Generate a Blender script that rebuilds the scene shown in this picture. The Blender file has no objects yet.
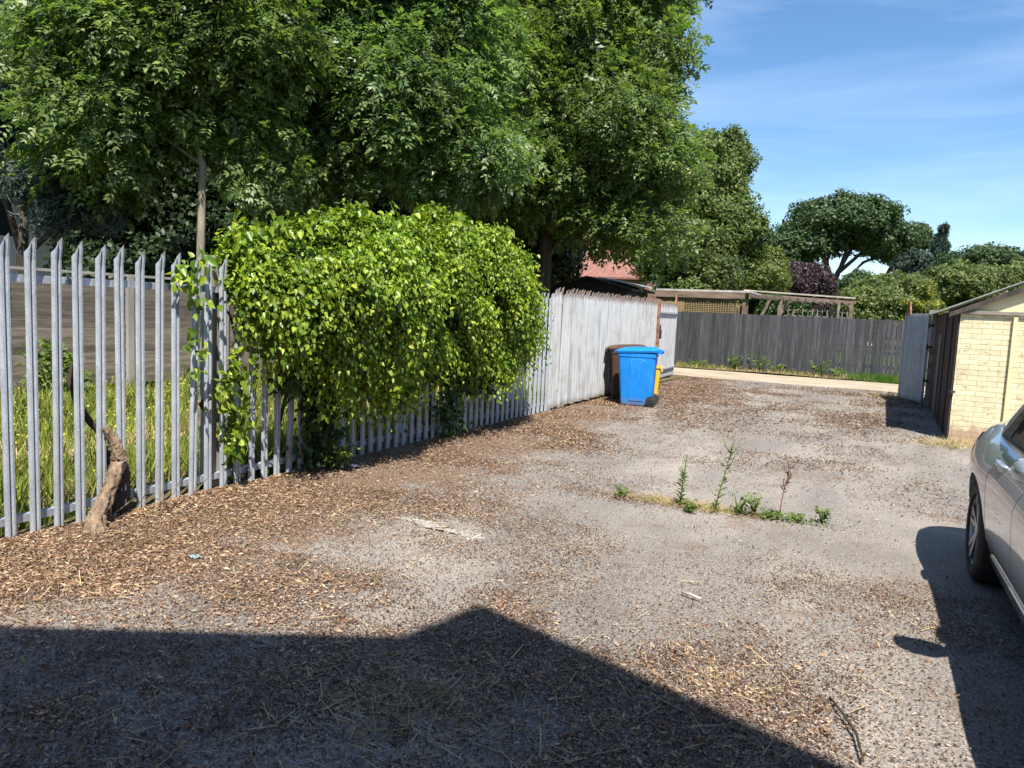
import bpy, math, random
import numpy as np
from mathutils import Vector, Matrix

random.seed(7)
RNG = np.random.default_rng(7)
scene = bpy.context.scene
col = scene.collection
R = math.radians

# ------------------------------------------------------------------ helpers
def link(o, parent=None):
    col.objects.link(o)
    if parent is not None:
        o.parent = parent
    return o

def tag(o, label=None, cat=None, group=None, kind=None):
    if label: o['label'] = label
    if cat: o['category'] = cat
    if group: o['group'] = group
    if kind: o['kind'] = kind
    return o

def empty(name, loc=(0, 0, 0), rz=0, label=None, cat=None, group=None):
    o = bpy.data.objects.new(name, None)
    o.empty_display_size = 0.2
    o.location = loc
    o.rotation_euler = (0, 0, rz)
    link(o)
    return tag(o, label, cat, group)

def copy_tree(o, parent=None):
    c = o.copy()
    col.objects.link(c)
    c.parent = parent
    for ch in list(o.children):
        copy_tree(ch, c)
    return c

class MB:
    """collects shapes that become ONE mesh object"""
    def __init__(self):
        self.v = []; self.f = []
    def add(self, verts, faces):
        b = len(self.v)
        self.v.extend([tuple(p) for p in verts])
        self.f.extend([tuple(i + b for i in f) for f in faces])
        return self
    def box(self, c, s, rz=0, rx=0, ry=0):
        hx, hy, hz = s[0] / 2, s[1] / 2, s[2] / 2
        M = Matrix.Rotation(rz, 3, 'Z') @ Matrix.Rotation(ry, 3, 'Y') @ Matrix.Rotation(rx, 3, 'X')
        vs = []
        for x, y, z in ((-1, -1, -1), (1, -1, -1), (1, 1, -1), (-1, 1, -1), (-1, -1, 1), (1, -1, 1), (1, 1, 1), (-1, 1, 1)):
            p = M @ Vector((x * hx, y * hy, z * hz))
            vs.append((p.x + c[0], p.y + c[1], p.z + c[2]))
        return self.add(vs, [(3, 2, 1, 0), (4, 5, 6, 7), (0, 1, 5, 4), (1, 2, 6, 5), (2, 3, 7, 6), (3, 0, 4, 7)])
    def bar(self, a, b, w, h=None):
        """square bar from a to b"""
        h = h or w
        a = Vector(a); b = Vector(b); d = (b - a)
        L = d.length; d.normalize()
        up = Vector((0, 0, 1)) if abs(d.z) < .95 else Vector((1, 0, 0))
        x = d.cross(up).normalized(); u = x.cross(d)
        vs = []
        for p in (a, b):
            for sx, su in ((-1, -1), (1, -1), (1, 1), (-1, 1)):
                vs.append(tuple(p + x * sx * w / 2 + u * su * h / 2))
        return self.add(vs, [(3, 2, 1, 0), (4, 5, 6, 7), (0, 1, 5, 4), (1, 2, 6, 5), (2, 3, 7, 6), (3, 0, 4, 7)])
    def tube(self, pts, rad, n=7, cap=True):
        pts = [Vector(p) for p in pts]
        if not hasattr(rad, '__len__'): rad = [rad] * len(pts)
        ref = Vector((0.31, 0.17, 0.93)).normalized()
        vs = []; fs = []
        for i, p in enumerate(pts):
            d = (pts[min(i + 1, len(pts) - 1)] - pts[max(i - 1, 0)]).normalized()
            rf = ref if abs(d.dot(ref)) < .9 else Vector((1, 0, 0))
            x = d.cross(rf).normalized(); y = d.cross(x)
            for k in range(n):
                a = 2 * math.pi * k / n
                vs.append(tuple(p + (x * math.cos(a) + y * math.sin(a)) * rad[i]))
        for i in range(len(pts) - 1):
            for k in range(n):
                k2 = (k + 1) % n
                fs.append((i * n + k, i * n + k2, (i + 1) * n + k2, (i + 1) * n + k))
        if cap:
            fs.append(tuple(range(n - 1, -1, -1)))
            fs.append(tuple((len(pts) - 1) * n + k for k in range(n)))
        return self.add(vs, fs)
    def prism(self, poly, axis, a, b):
        """poly: 2D outline; axis 'y': (x,z) outline swept y=a..b ; 'x': (y,z) ; 'z': (x,y)"""
        n = len(poly)
        def P(p, t):
            if axis == 'y': return (p[0], t, p[1])
            if axis == 'x': return (t, p[0], p[1])
            return (p[0], p[1], t)
        vs = [P(p, a) for p in poly] + [P(p, b) for p in poly]
        fs = [tuple(range(n)), tuple(range(2 * n - 1, n - 1, -1))]
        for i in range(n):
            j = (i + 1) % n
            fs.append((i, i + n, j + n, j))
        return self.add(vs, fs)
    def grid(self, nu, nv, fn, closed_u=False):
        vs = [fn(i, j) for i in range(nu) for j in range(nv)]
        fs = []
        for i in range(nu if closed_u else nu - 1):
            i2 = (i + 1) % nu
            for j in range(nv - 1):
                fs.append((i * nv + j, i2 * nv + j, i2 * nv + j + 1, i * nv + j + 1))
        return self.add(vs, fs)
    def build(self, name, m, parent=None, smooth=False, fix=True, bevel=0, autosmooth=None):
        me = bpy.data.meshes.new(name)
        me.from_pydata(self.v, [], self.f)
        if fix:
            import bmesh
            bm = bmesh.new(); bm.from_mesh(me)
            bmesh.ops.recalc_face_normals(bm, faces=bm.faces)
            if bevel:
                es = [e for e in bm.edges if len(e.link_faces) == 2 and e.calc_face_angle(0) > R(30)]
                bmesh.ops.bevel(bm, geom=es, offset=bevel, segments=2, affect='EDGES', profile=.6, clamp_overlap=True)
            bm.to_mesh(me); bm.free()
        me.materials.append(m)
        if smooth or autosmooth:
            me.polygons.foreach_set('use_smooth', [True] * len(me.polygons))
            if autosmooth:
                me.set_sharp_from_angle(angle=R(autosmooth))
        me.update()
        return link(bpy.data.objects.new(name, me), parent)

def np_mesh(name, V, F, m, parent=None, smooth=False):
    """V (n,3); F list of arrays (k, corners) all the same corner count"""
    me = bpy.data.meshes.new(name)
    nV = len(V); nF, c = F.shape
    me.vertices.add(nV)
    me.vertices.foreach_set('co', V.astype(np.float32).ravel())
    me.loops.add(nF * c)
    me.loops.foreach_set('vertex_index', F.astype(np.int32).ravel())
    me.polygons.add(nF)
    me.polygons.foreach_set('loop_start', np.arange(0, nF * c, c, dtype=np.int32))
    me.polygons.foreach_set('loop_total', np.full(nF, c, dtype=np.int32))
    if smooth: me.polygons.foreach_set('use_smooth', [True] * nF)
    me.materials.append(m)
    me.update(calc_edges=True)
    return link(bpy.data.objects.new(name, me), parent)

def norm(a):
    return a / np.maximum(np.linalg.norm(a, axis=-1, keepdims=True), 1e-9)

def leaves(T, F, pos, axis, nrm, size):
    """instances of template T (k,3) with y along axis and z along nrm"""
    axis = norm(axis)
    x = norm(np.cross(axis, nrm)); n = np.cross(x, axis)
    s = size[:, None, None]
    V = pos[:, None, :] + s * (T[None, :, 0:1] * x[:, None, :] + T[None, :, 1:2] * axis[:, None, :] + T[None, :, 2:3] * n[:, None, :])
    k = len(T)
    FF = (np.arange(len(pos)) * k)[:, None, None] + F[None]
    return V.reshape(-1, 3), FF.reshape(-1, F.shape[1])

def vnoise(x, y, s, seed=0):
    """smooth value noise 0..1"""
    x = np.asarray(x, float) * s + seed * 17.3; y = np.asarray(y, float) * s + seed * 9.7
    xi = np.floor(x).astype(np.int64); yi = np.floor(y).astype(np.int64)
    fx = x - xi; fy = y - yi
    fx = fx * fx * (3 - 2 * fx); fy = fy * fy * (3 - 2 * fy)
    def h(a, b):
        n = (a * 374761393 + b * 668265263 + seed * 144305) & 0xffffffff
        n = ((n ^ (n >> 13)) * 1274126177) & 0xffffffff
        return ((n ^ (n >> 16)) & 0xffff) / 65535.0
    return (h(xi, yi) * (1 - fx) + h(xi + 1, yi) * fx) * (1 - fy) + (h(xi, yi + 1) * (1 - fx) + h(xi + 1, yi + 1) * fx) * fy

def fbm(x, y, s, seed=0, o=4):
    t = 0; a = .5; w = 0
    for k in range(o):
        t = t + a * vnoise(x, y, s * 2 ** k, seed + k); w += a; a *= .55
    return t / w

def rnd_dir(n):
    return norm(RNG.normal(size=(n, 3)))

# ------------------------------------------------------------------ materials
class NT:
    def __init__(self, name):
        self.m = bpy.data.materials.new(name); self.m.use_nodes = True
        self.t = self.m.node_tree; self.t.nodes.clear()
        self.out = self.n('ShaderNodeOutputMaterial')
    def n(self, typ, **kw):
        nd = self.t.nodes.new(typ)
        for k, v in kw.items(): setattr(nd, k, v)
        return nd
    def l(self, a, b): self.t.links.new(a, b)
    def pos(self):
        return self.n('ShaderNodeNewGeometry').outputs['Position']
    def obj(self):
        return self.n('ShaderNodeTexCoord').outputs['Object']
    def mapv(self, v, scale=(1, 1, 1), loc=(0, 0, 0), rot=(0, 0, 0)):
        m = self.n('ShaderNodeMapping')
        m.inputs['Scale'].default_value = scale; m.inputs['Location'].default_value = loc; m.inputs['Rotation'].default_value = rot
        self.l(v, m.inputs['Vector']); return m.outputs[0]
    def noise(self, v, scale, detail=4, rough=.55, dist=0):
        n = self.n('ShaderNodeTexNoise')
        n.inputs['Scale'].default_value = scale; n.inputs['Detail'].default_value = detail
        n.inputs['Roughness'].default_value = rough; n.inputs['Distortion'].default_value = dist
        self.l(v, n.inputs['Vector']); return n.outputs['Fac']
    def ramp(self, f, stops, interp='LINEAR'):
        r = self.n('ShaderNodeValToRGB'); cr = r.color_ramp; cr.interpolation = interp
        while len(cr.elements) < len(stops): cr.elements.new(.5)
        for e, (p, c) in zip(cr.elements, stops):
            e.position = p
            e.color = (c[0], c[1], c[2], 1) if hasattr(c, '__len__') else (c, c, c, 1)
        self.l(f, r.inputs[0]); return r.outputs[0]
    def mix(self, f, a, b, mode='MIX'):
        n = self.n('ShaderNodeMix', data_type='RGBA', blend_type=mode)
        for s, v in ((n.inputs[0], f), (n.inputs[6], a), (n.inputs[7], b)):
            if hasattr(v, 'is_output'): self.l(v, s)
            elif hasattr(v, '__len__'): s.default_value = (v[0], v[1], v[2], 1)
            else: s.default_value = v
        return n.outputs[2]
    def math(self, op, a, b=0, clamp=False):
        n = self.n('ShaderNodeMath', operation=op, use_clamp=clamp)
        for s, v in ((n.inputs[0], a), (n.inputs[1], b)):
            if hasattr(v, 'is_output'): self.l(v, s)
            else: s.default_value = v
        return n.outputs[0]
    def bump(self, h, strength=.4, dist=.01):
        b = self.n('ShaderNodeBump'); b.inputs['Strength'].default_value = strength; b.inputs['Distance'].default_value = dist
        self.l(h, b.inputs['Height']); return b.outputs[0]
    def bsdf(self, color, rough=.7, metal=0, bump=None, spec=.5, coat=0, trans=None):
        p = self.n('ShaderNodeBsdfPrincipled')
        if hasattr(color, 'is_output'): self.l(color, p.inputs['Base Color'])
        else: p.inputs['Base Color'].default_value = (*color, 1)
        if hasattr(rough, 'is_output'): self.l(rough, p.inputs['Roughness'])
        else: p.inputs['Roughness'].default_value = rough
        p.inputs['Metallic'].default_value = metal
        p.inputs['Specular IOR Level'].default_value = spec
        p.inputs['Coat Weight'].default_value = coat
        if bump is not None: self.l(bump, p.inputs['Normal'])
        o = p.outputs[0]
        if trans is not None:
            t = self.n('ShaderNodeBsdfTranslucent')
            if hasattr(trans[1], 'is_output'): self.l(trans[1], t.inputs[0])
            else: t.inputs[0].default_value = (*trans[1], 1)
            mx = self.n('ShaderNodeMixShader'); mx.inputs[0].default_value = trans[0]
            self.l(o, mx.inputs[1]); self.l(t.outputs[0], mx.inputs[2]); o = mx.outputs[0]
        self.l(o, self.out.inputs[0])
        return self.m

def mat_plain(name, c1, c2, scale=6, rough=.7, metal=0, bump=.2, bscale=40, stretch=(1, 1, 1), coat=0, spec=.5, stops=(.35, .65)):
    t = NT(name)
    v = t.mapv(t.obj(), stretch)
    f = t.noise(v, scale, 5)
    c = t.ramp(f, [(stops[0], c1), (stops[1], c2)])
    b = t.bump(t.noise(v, bscale, 4), bump, .01) if bump else None
    return t.bsdf(c, rough, metal, b, spec, coat)

def mat_leaf(name, cols, trans=.35, rough=.45, spec=.4, patch=.7, tint=1.25, patch_cols=(.7, 1.15)):
    """cols: list of leaf colours picked per leaf"""
    t = NT(name)
    g = t.n('ShaderNodeNewGeometry')
    n = len(cols)
    c = t.ramp(g.outputs['Random Per Island'], [(i / max(1, n - 1), cc) for i, cc in enumerate(cols)])
    f = t.noise(g.outputs['Position'], patch, 2)
    k = t.ramp(f, [(.35, patch_cols[0]), (.65, patch_cols[1])])
    c = t.mix(1.0, c, k, 'MULTIPLY')
    tc = t.mix(1.0, c, (tint * 1.1, tint * 1.25, tint * .5), 'MULTIPLY')
    return t.bsdf(c, rough, 0, None, spec, 0, (trans, tc))

def mat_bark(name, c1, c2, scale=9):
    t = NT(name)
    v = t.mapv(t.obj(), (1, 1, .25))
    f = t.noise(v, scale, 6, .65)
    c = t.ramp(f, [(.3, c1), (.7, c2)])
    return t.bsdf(c, .9, 0, t.bump(t.noise(v, scale * 3, 6, .7), .8, .02), .2)

M = {}
def build_materials():
    # asphalt ---------------------------------------------------------
    t = NT('asphalt'); P = t.pos()
    big = t.noise(t.mapv(P, (1, .45, 1)), .9, 5, .6, .4)
    c = t.ramp(big, [(.3, (.135, .121, .108)), (.5, (.19, .171, .152)), (.68, (.26, .232, .2))])
    grain = t.noise(P, 75, 4, .8)
    c = t.mix(1.0, c, t.ramp(grain, [(.3, .35), (.5, 1.0), (.68, 1.9)]), 'MULTIPLY')
    vor = t.n('ShaderNodeTexVoronoi'); vor.inputs['Scale'].default_value = 55; t.l(P, vor.inputs['Vector'])
    stone = t.ramp(vor.outputs['Distance'], [(.12, 1.0), (.3, 0.0)])
    pick = t.ramp(vor.outputs['Color'], [(.5, 0.0), (.56, .85)])
    c = t.mix(t.mix(1.0, stone, pick, 'MULTIPLY'), c, (.42, .37, .33))
    # brown organic dirt, thick along the fence and in blotches
    sep = t.n('ShaderNodeSeparateXYZ'); t.l(P, sep.inputs[0])
    fence = t.math('SUBTRACT', 1.0, t.math('MULTIPLY', t.math('ADD', sep.outputs[0], 4.8), .52), True)
    n1 = t.noise(P, 1.6, 6, .62, .6); n2 = t.noise(t.mapv(P, (1, 1, 1), (13, 4, 0)), 7, 5, .65)
    msk = t.math('ADD', t.math('MULTIPLY', n1, 1.1), t.math('MULTIPLY', n2, .55))
    msk = t.math('ADD', msk, t.math('MULTIPLY', fence, .55))
    msk = t.ramp(msk, [(.86, 0.0), (1.0, .75)]) if False else t.ramp(t.math('SUBTRACT', msk, .5), [(.38, 0.0), (.62, .8)])
    dirt = t.ramp(t.noise(P, 60, 4, .7), [(.3, (.045, .028, .018)), (.5, (.14, .085, .05)), (.72, (.33, .22, .13))])
    c = t.mix(msk, c, dirt)
    # pale dusty wear
    dust = t.noise(t.mapv(P, (1.2, .35, 1), (3, 8, 0)), 1.1, 5, .6, .8)
    c = t.mix(t.ramp(dust, [(.56, 0.0), (.72, .38)]), c, (.34, .31, .27))
    # cracks
    v2 = t.n('ShaderNodeTexVoronoi', feature='DISTANCE_TO_EDGE'); v2.inputs['Scale'].default_value = .55
    wob = t.n('ShaderNodeTexNoise'); wob.inputs['Scale'].default_value = 2.5; wob.inputs['Detail'].default_value = 5; t.l(P, wob.inputs['Vector'])
    vv = t.n('ShaderNodeVectorMath', operation='MULTIPLY_ADD'); t.l(wob.outputs['Color'], vv.inputs[0]); vv.inputs[1].default_value = (.5, .5, .5); t.l(P, vv.inputs[2])
    t.l(vv.outputs[0], v2.inputs['Vector'])
    c = t.mix(t.ramp(v2.outputs['Distance'], [(.001, .3), (.006, 0.0)]), c, (.07, .06, .05))
    h = t.math('ADD', t.math('MULTIPLY', grain, .6), t.math('MULTIPLY', t.noise(P, 30, 4), .5))
    M['asphalt'] = t.bsdf(c, .88, 0, t.bump(h, .7, .012), .25)
    # concrete lane
    t = NT('lane_concrete'); P = t.pos()
    f = t.noise(t.mapv(P, (.35, 1.2, 1)), 1.8, 6, .62)
    c = t.ramp(f, [(.3, (.24, .19, .13)), (.5, (.36, .29, .21)), (.72, (.46, .39, .3))])
    c = t.mix(1.0, c, t.ramp(t.noise(P, 50, 4, .7), [(.3, .75), (.7, 1.2)]), 'MULTIPLY')
    M['lane'] = t.bsdf(c, .9, 0, t.bump(t.noise(P, 30, 5), .5, .012), .2)
    t = NT('soil'); P = t.pos()
    f = t.noise(P, 2.2, 6, .65)
    c = t.ramp(f, [(.3, (.05, .04, .02)), (.5, (.11, .09, .045)), (.7, (.16, .15, .06))])
    M['soil'] = t.bsdf(c, .95, 0, t.bump(t.noise(P, 20, 6), .8, .03), .1)
    t = NT('field'); P = t.pos()
    c = t.ramp(t.noise(P, .4, 6, .65), [(.3, (.05, .075, .02)), (.6, (.1, .12, .035)), (.8, (.16, .15, .06))])
    M['field'] = t.bsdf(c, .95, 0, t.bump(t.noise(P, 8, 6), .8, .05), .1)
    # galvanised palisade steel
    t = NT('galvanised_steel'); v = t.obj()
    f = t.noise(t.mapv(v, (1, 1, .3)), 14, 5, .6)
    c = t.ramp(f, [(.3, (.33, .36, .4)), (.55, (.46, .49, .53)), (.75, (.57, .6, .63))])
    sp = t.noise(v, 70, 3); c = t.mix(1.0, c, t.ramp(sp, [(.3, .82), (.7, 1.12)]), 'MULTIPLY')
    sep = t.n('ShaderNodeSeparateXYZ'); t.l(v, sep.inputs[0])
    rz = t.math('ADD', t.math('MULTIPLY', t.math('SUBTRACT', sep.outputs[2], 1.86), 6.0), t.math('MULTIPLY', t.noise(t.pos(), 11, 4), .9))
    c = t.mix(t.ramp(rz, [(.62, 0.0), (.9, .75)]), c, (.16, .09, .055))
    M['galv'] = t.bsdf(c, .5, .35, t.bump(sp, .12, .004), .4)
    # whitewashed sheeted palisade
    def white(name, base, rustz):
        t = NT(name); P = t.pos()
        f = t.noise(t.mapv(P, (3, 3, .5)), 2.4, 6, .65)
        c = t.ramp(f, [(.28, tuple(b * .62 for b in base)), (.5, base), (.75, tuple(min(.8, b * 1.18) for b in base))])
        st = t.noise(t.mapv(P, (1, 1, 1), (4, 1, 2)), 1.7, 6, .7, .4)
        c = t.mix(t.ramp(st, [(.52, 0.0), (.72, .65)]), c, (.24, .2, .165))
        sep = t.n('ShaderNodeSeparateXYZ'); t.l(P, sep.inputs[0])
        rz = t.math('ADD', t.math('MULTIPLY', t.math('SUBTRACT', sep.outputs[2], rustz), 4.0), t.noise(P, 9, 5, .7))
        c = t.mix(t.ramp(rz, [(.5, 0.0), (1.0, .8)]), c, (.17, .105, .07))
        low = t.math('ADD', t.math('MULTIPLY', t.math('SUBTRACT', .16, sep.outputs[2]), 4.0), t.noise(P, 12, 5, .7))
        c = t.mix(t.ramp(low, [(.55, 0.0), (.95, .7)]), c, (.15, .11, .08))
        return t.bsdf(c, .6, .1, t.bump(t.noise(P, 60, 4), .2, .004), .35)
    M['white_steel'] = white('whitewashed_steel', (.42, .43, .435), 1.85)
    M['grey_gate'] = white('grey_gate_steel', (.36, .4, .44), 2.4)
    M['dark_sheet'] = mat_plain('dark_gap_sheet', (.06, .055, .05), (.13, .12, .11), 6, .8, 0, .2)  # unused; shade of the gaps between pales put into the sheet colour
    M['rust'] = mat_plain('rusty_steel', (.14, .065, .04), (.42, .2, .12), 9, .85, .1, .4)
    M['post'] = mat_plain('weathered_post', (.23, .21, .18), (.34, .31, .27), 5, .85, 0, .4, 30, (1, 1, .2))
    # brick
    def brick(name, c1, c2, mortar, flake, bw, bh, ms=.012, axis='xz', worn=True):
        t = NT(name); P = t.pos()
        sep = t.n('ShaderNodeSeparateXYZ'); t.l(P, sep.inputs[0])
        cb = t.n('ShaderNodeCombineXYZ'); t.l(sep.outputs[0 if axis == 'xz' else 1], cb.inputs[0]); t.l(sep.outputs[2], cb.inputs[1])
        wv = t.n('ShaderNodeTexNoise'); wv.inputs['Scale'].default_value = 6; t.l(P, wv.inputs['Vector'])
        va = t.n('ShaderNodeVectorMath', operation='MULTIPLY_ADD'); t.l(wv.outputs['Color'], va.inputs[0]); va.inputs[1].default_value = (.012, .012, 0); t.l(cb.outputs[0], va.inputs[2])
        b = t.n('ShaderNodeTexBrick'); t.l(va.outputs[0], b.inputs['Vector'])
        b.inputs['Scale'].default_value = 1; b.inputs['Brick Width'].default_value = bw; b.inputs['Row Height'].default_value = bh
        b.inputs['Mortar Size'].default_value = ms * .5; b.inputs['Mortar Smooth'].default_value = .3
        b.inputs['Color1'].default_value = (*c1, 1); b.inputs['Color2'].default_value = (*c2, 1); b.inputs['Mortar'].default_value = (*mortar, 1)
        c = b.outputs['Color']
        c = t.mix(1.0, c, t.ramp(t.noise(P, 3.5, 7, .7), [(.3, .72), (.65, 1.12)]), 'MULTIPLY')
        if worn:
            n = t.noise(t.mapv(P, (1, 1, 2.4)), 6.5, 6, .7, .2)
            c = t.mix(t.ramp(n, [(.585, 0.0), (.63, .75)]), c, flake)
            low = t.math('ADD', t.math('MULTIPLY', t.math('SUBTRACT', .32, sep.outputs[2]), 2.2), t.noise(P, 9, 5, .7))
            c = t.mix(t.ramp(low, [(.68, 0.0), (.92, .7)]), c, (.3, .17, .12))
        hh = t.math('SUBTRACT', 1.0, b.outputs['Fac'])
        hh = t.math('ADD', hh, t.math('MULTIPLY', t.noise(P, 50, 4), .25))
        return t.bsdf(c, .75, 0, t.bump(hh, .7, .008), .3)
    M['yellow_brick'] = brick('yellow_painted_brick', (.62, .55, .35), (.7, .62, .41), (.47, .4, .21), (.36, .23, .16), .25, .0755, .009)
    M['red_brick'] = brick('red_brick', (.26, .11, .07), (.33, .15, .1), (.35, .32, .28), (.2, .1, .08), .225, .075, worn=False)
    M['yellow_paint'] = mat_plain('yellow_paint', (.62, .54, .3), (.72, .64, .38), 4, .7, 0, .2)
    M['dark_board'] = mat_plain('dark_brown_board', (.028, .02, .017), (.085, .06, .05), 7, .8, 0, .4, 30, (1, 1, .12))
    M['green_board'] = mat_plain('faded_board', (.09, .085, .07), (.17, .16, .13), 7, .8, 0, .4, 30, (1, 1, .12))
    M['roof_sheet'] = mat_plain('green_grey_roof_sheet', (.12, .14, .11), (.22, .24, .19), 5, .8, 0, .3)
    M['grey_timber'] = mat_plain('grey_timber', (.14, .12, .1), (.28, .25, .21), 8, .85, 0, .4, 40, (.3, 1, 1))
    # dark painted close-board fence
    t = NT('dark_grey_fence_paint'); P = t.pos()
    g = t.n('ShaderNodeNewGeometry')
    f = t.noise(t.mapv(P, (6, 1, .5)), 3, 6, .65)
    c = t.ramp(f, [(.3, (.034, .036, .04)), (.55, (.058, .06, .066)), (.75, (.115, .115, .115))])
    c = t.mix(1.0, c, t.ramp(g.outputs['Random Per Island'], [(0, .7), (1, 1.3)]), 'MULTIPLY')
    M['fence_dark'] = t.bsdf(c, .8, 0, t.bump(f, .4, .006), .25)
    t = NT('brown_fence_timber'); P = t.pos()
    g = t.n('ShaderNodeNewGeometry')
    f = t.noise(t.mapv(P, (1, .6, 6)), 3, 6, .65)
    c = t.ramp(f, [(.3, (.12, .095, .075)), (.55, (.23, .19, .15)), (.75, (.36, .31, .25))])
    c = t.mix(1.0, c, t.ramp(g.outputs['Random Per Island'], [(0, .7), (1, 1.3)]), 'MULTIPLY')
    M['fence_brown'] = t.bsdf(c, .85, 0, t.bump(f, .4, .006), .2)
    M['pergola'] = mat_plain('weathered_pergola_timber', (.11, .075, .052), (.25, .18, .13), 5, .85, 0, .4, 40, (.2, 1, 1))
    M['pale_timber'] = mat_plain('pale_timber', (.38, .33, .26), (.55, .49, .4), 5, .8, 0, .3)
    M['bamboo'] = mat_plain('bamboo_screen', (.18, .12, .06), (.42, .31, .17), 14, .75, 0, .5, 50, (1, 1, 5))
    M['felt'] = mat_plain('black_felt', (.012, .012, .014), (.035, .035, .04), 8, .8)
    M['pale_roof'] = mat_plain('weathered_grey_roof', (.3, .3, .29), (.5, .49, .46), 4, .8)
    M['tile'] = mat_plain('red_roof_tiles', (.17, .075, .055), (.26, .125, .095), 5, .85, 0, .5, 25)
    M['render_white'] = mat_plain('white_render', (.62, .62, .6), (.78, .78, .76), 2, .8)
    M['window_frame'] = mat_plain('white_window_frame', (.7, .7, .7), (.8, .8, .8), 4, .4, 0, 0)
    t = NT('window_pane'); M['pane'] = t.bsdf((.03, .04, .05), .06, 0, None, .6)
    # plastics
    t = NT('blue_bin_plastic'); v = t.obj()
    c = t.ramp(t.noise(v, 3, 4), [(.3, (.004, .17, .56)), (.7, (.01, .24, .68))])
    sc = t.noise(t.mapv(v, (6, 6, 1.2)), 5, 6, .7)
    c = t.mix(t.ramp(sc, [(.56, 0.0), (.75, .45)]), c, (.16, .3, .5))
    sep = t.n('ShaderNodeSeparateXYZ'); t.l(v, sep.inputs[0])
    low = t.math('ADD', t.math('MULTIPLY', t.math('SUBTRACT', .2, sep.outputs[2]), 2.5), t.noise(v, 9, 5, .7))
    c = t.mix(t.ramp(low, [(.6, 0.0), (1.0, .6)]), c, (.2, .16, .11))
    M['blue_plastic'] = t.bsdf(c, t.ramp(sc, [(.3, .35), (.7, .6)]), 0, t.bump(sc, .08, .004), .45)
    M['blue_lid'] = mat_plain('blue_lid_plastic', (.004, .17, .56), (.008, .22, .64), 4, .42, 0, .06, 90)
    M['brown_plastic'] = mat_plain('brown_bin_plastic', (.06, .03, .02), (.09, .045, .03), 4, .5, 0, .1, 90)
    M['yellow_plastic'] = mat_plain('yellow_tub_plastic', (.68, .42, .02), (.75, .5, .04), 4, .45, 0, .06)
    M['rubber'] = mat_plain('black_rubber', (.012, .012, .012), (.025, .025, .025), 9, .75, 0, .2)
    M['black_plastic'] = mat_plain('black_plastic', (.012, .013, .014), (.022, .022, .024), 9, .5, 0, .1)
    # car
    t = NT('silver_car_paint')
    fl = t.noise(t.obj(), 900, 2)
    c = t.ramp(fl, [(.3, (.38, .41, .45)), (.7, (.48, .51, .555))])
    M['car_paint'] = t.bsdf(c, .26, .5, None, .5, 1.0)
    M['glass'] = NT('dark_car_glass').bsdf((.012, .014, .016), .04, 0, None, .8)
    M['chrome'] = NT('chrome').bsdf((.75, .75, .76), .15, 1.0)
    M['alloy'] = mat_plain('grey_alloy', (.2, .2, .21), (.26, .26, .27), 5, .35, .8, 0)
    M['red_lens'] = NT('red_lens').bsdf((.35, .01, .01), .15)
    M['clear_lens'] = NT('clear_lens').bsdf((.6, .62, .65), .08)
    # leaves
    M['ash'] = mat_leaf('ash_leaf', [(.055, .1, .034), (.085, .145, .045), (.125, .195, .056), (.17, .235, .066), (.25, .29, .08), (.1, .165, .052)], .42, .45, .45, .55)
    M['ash_b'] = mat_leaf('ash_leaf_bluer', [(.062, .11, .042), (.09, .16, .058), (.135, .21, .075), (.18, .25, .084), (.25, .3, .09)], .42, .45, .45, .6)
    M['lime'] = mat_leaf('pale_tree_leaf', [(.06, .095, .026), (.09, .13, .034), (.125, .17, .044), (.16, .2, .055)], .3, .5, .3, .4)
    M['evergreen'] = mat_leaf('dark_evergreen_leaf', [(.018, .036, .013), (.028, .054, .018), (.045, .075, .024)], .22, .5, .3, .4)
    M['cedar'] = mat_leaf('blue_cedar_needle', [(.05, .075, .066), (.08, .115, .1), (.12, .155, .135)], .1, .55, .3, .8)
    M['dome'] = mat_leaf('deep_green_leaf', [(.032, .06, .02), (.05, .086, .027), (.07, .112, .035)], .2, .5, .3, .3)
    M['purple'] = mat_leaf('purple_leaf', [(.035, .02, .024), (.06, .036, .042), (.09, .06, .06)], .2, .5, .3, .5)
    M['yshrub'] = mat_leaf('yellow_green_leaf', [(.1, .13, .03), (.15, .18, .045), (.2, .22, .07)], .3, .5, .3, .5)
    M['mass'] = mat_leaf('mixed_hedge_leaf', [(.05, .082, .022), (.09, .125, .032), (.15, .17, .045), (.075, .115, .034), (.18, .19, .06)], .3, .5, .3, .22)
    M['conifer'] = mat_leaf('blue_conifer_needle', [(.028, .05, .034), (.045, .07, .048)], .1, .55, .3, .5)
    M['golden'] = mat_leaf('golden_leaf', [(.24, .24, .03), (.34, .33, .045), (.1, .14, .03), (.07, .11, .03)], .3, .5, .3, 2)
    M['climber'] = mat_leaf('climber_leaf', [(.055, .11, .012), (.105, .185, .014), (.165, .25, .018), (.235, .32, .022), (.34, .41, .035), (.09, .165, .016)], .28, .4, .4, 1.3, 1.2, (.8, 1.1))
    M['climber_dark'] = mat_leaf('shaded_climber_leaf', [(.02, .05, .012), (.035, .075, .015), (.06, .11, .02)], .3, .4, .4, 1.5)  # darker copy of the climber leaf, shade of the inner growth put into its colour
    M['lawn'] = mat_leaf('grass_blade', [(.12, .17, .03), (.2, .25, .045), (.28, .31, .06), (.36, .33, .13)], .35, .6, .2, 1.2)
    M['lawn_green'] = mat_leaf('green_grass_blade', [(.05, .11, .02), (.08, .16, .025), (.11, .2, .035)], .35, .6, .2, 2)
    M['straw'] = mat_leaf('dry_straw', [(.34, .25, .12), (.5, .39, .21), (.6, .49, .28), (.3, .2, .09)], .2, .7, .2, 3, 1.0)
    M['weed'] = mat_leaf('weed_leaf', [(.09, .15, .035), (.15, .21, .05), (.2, .26, .075)], .35, .55, .3, 3)
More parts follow.
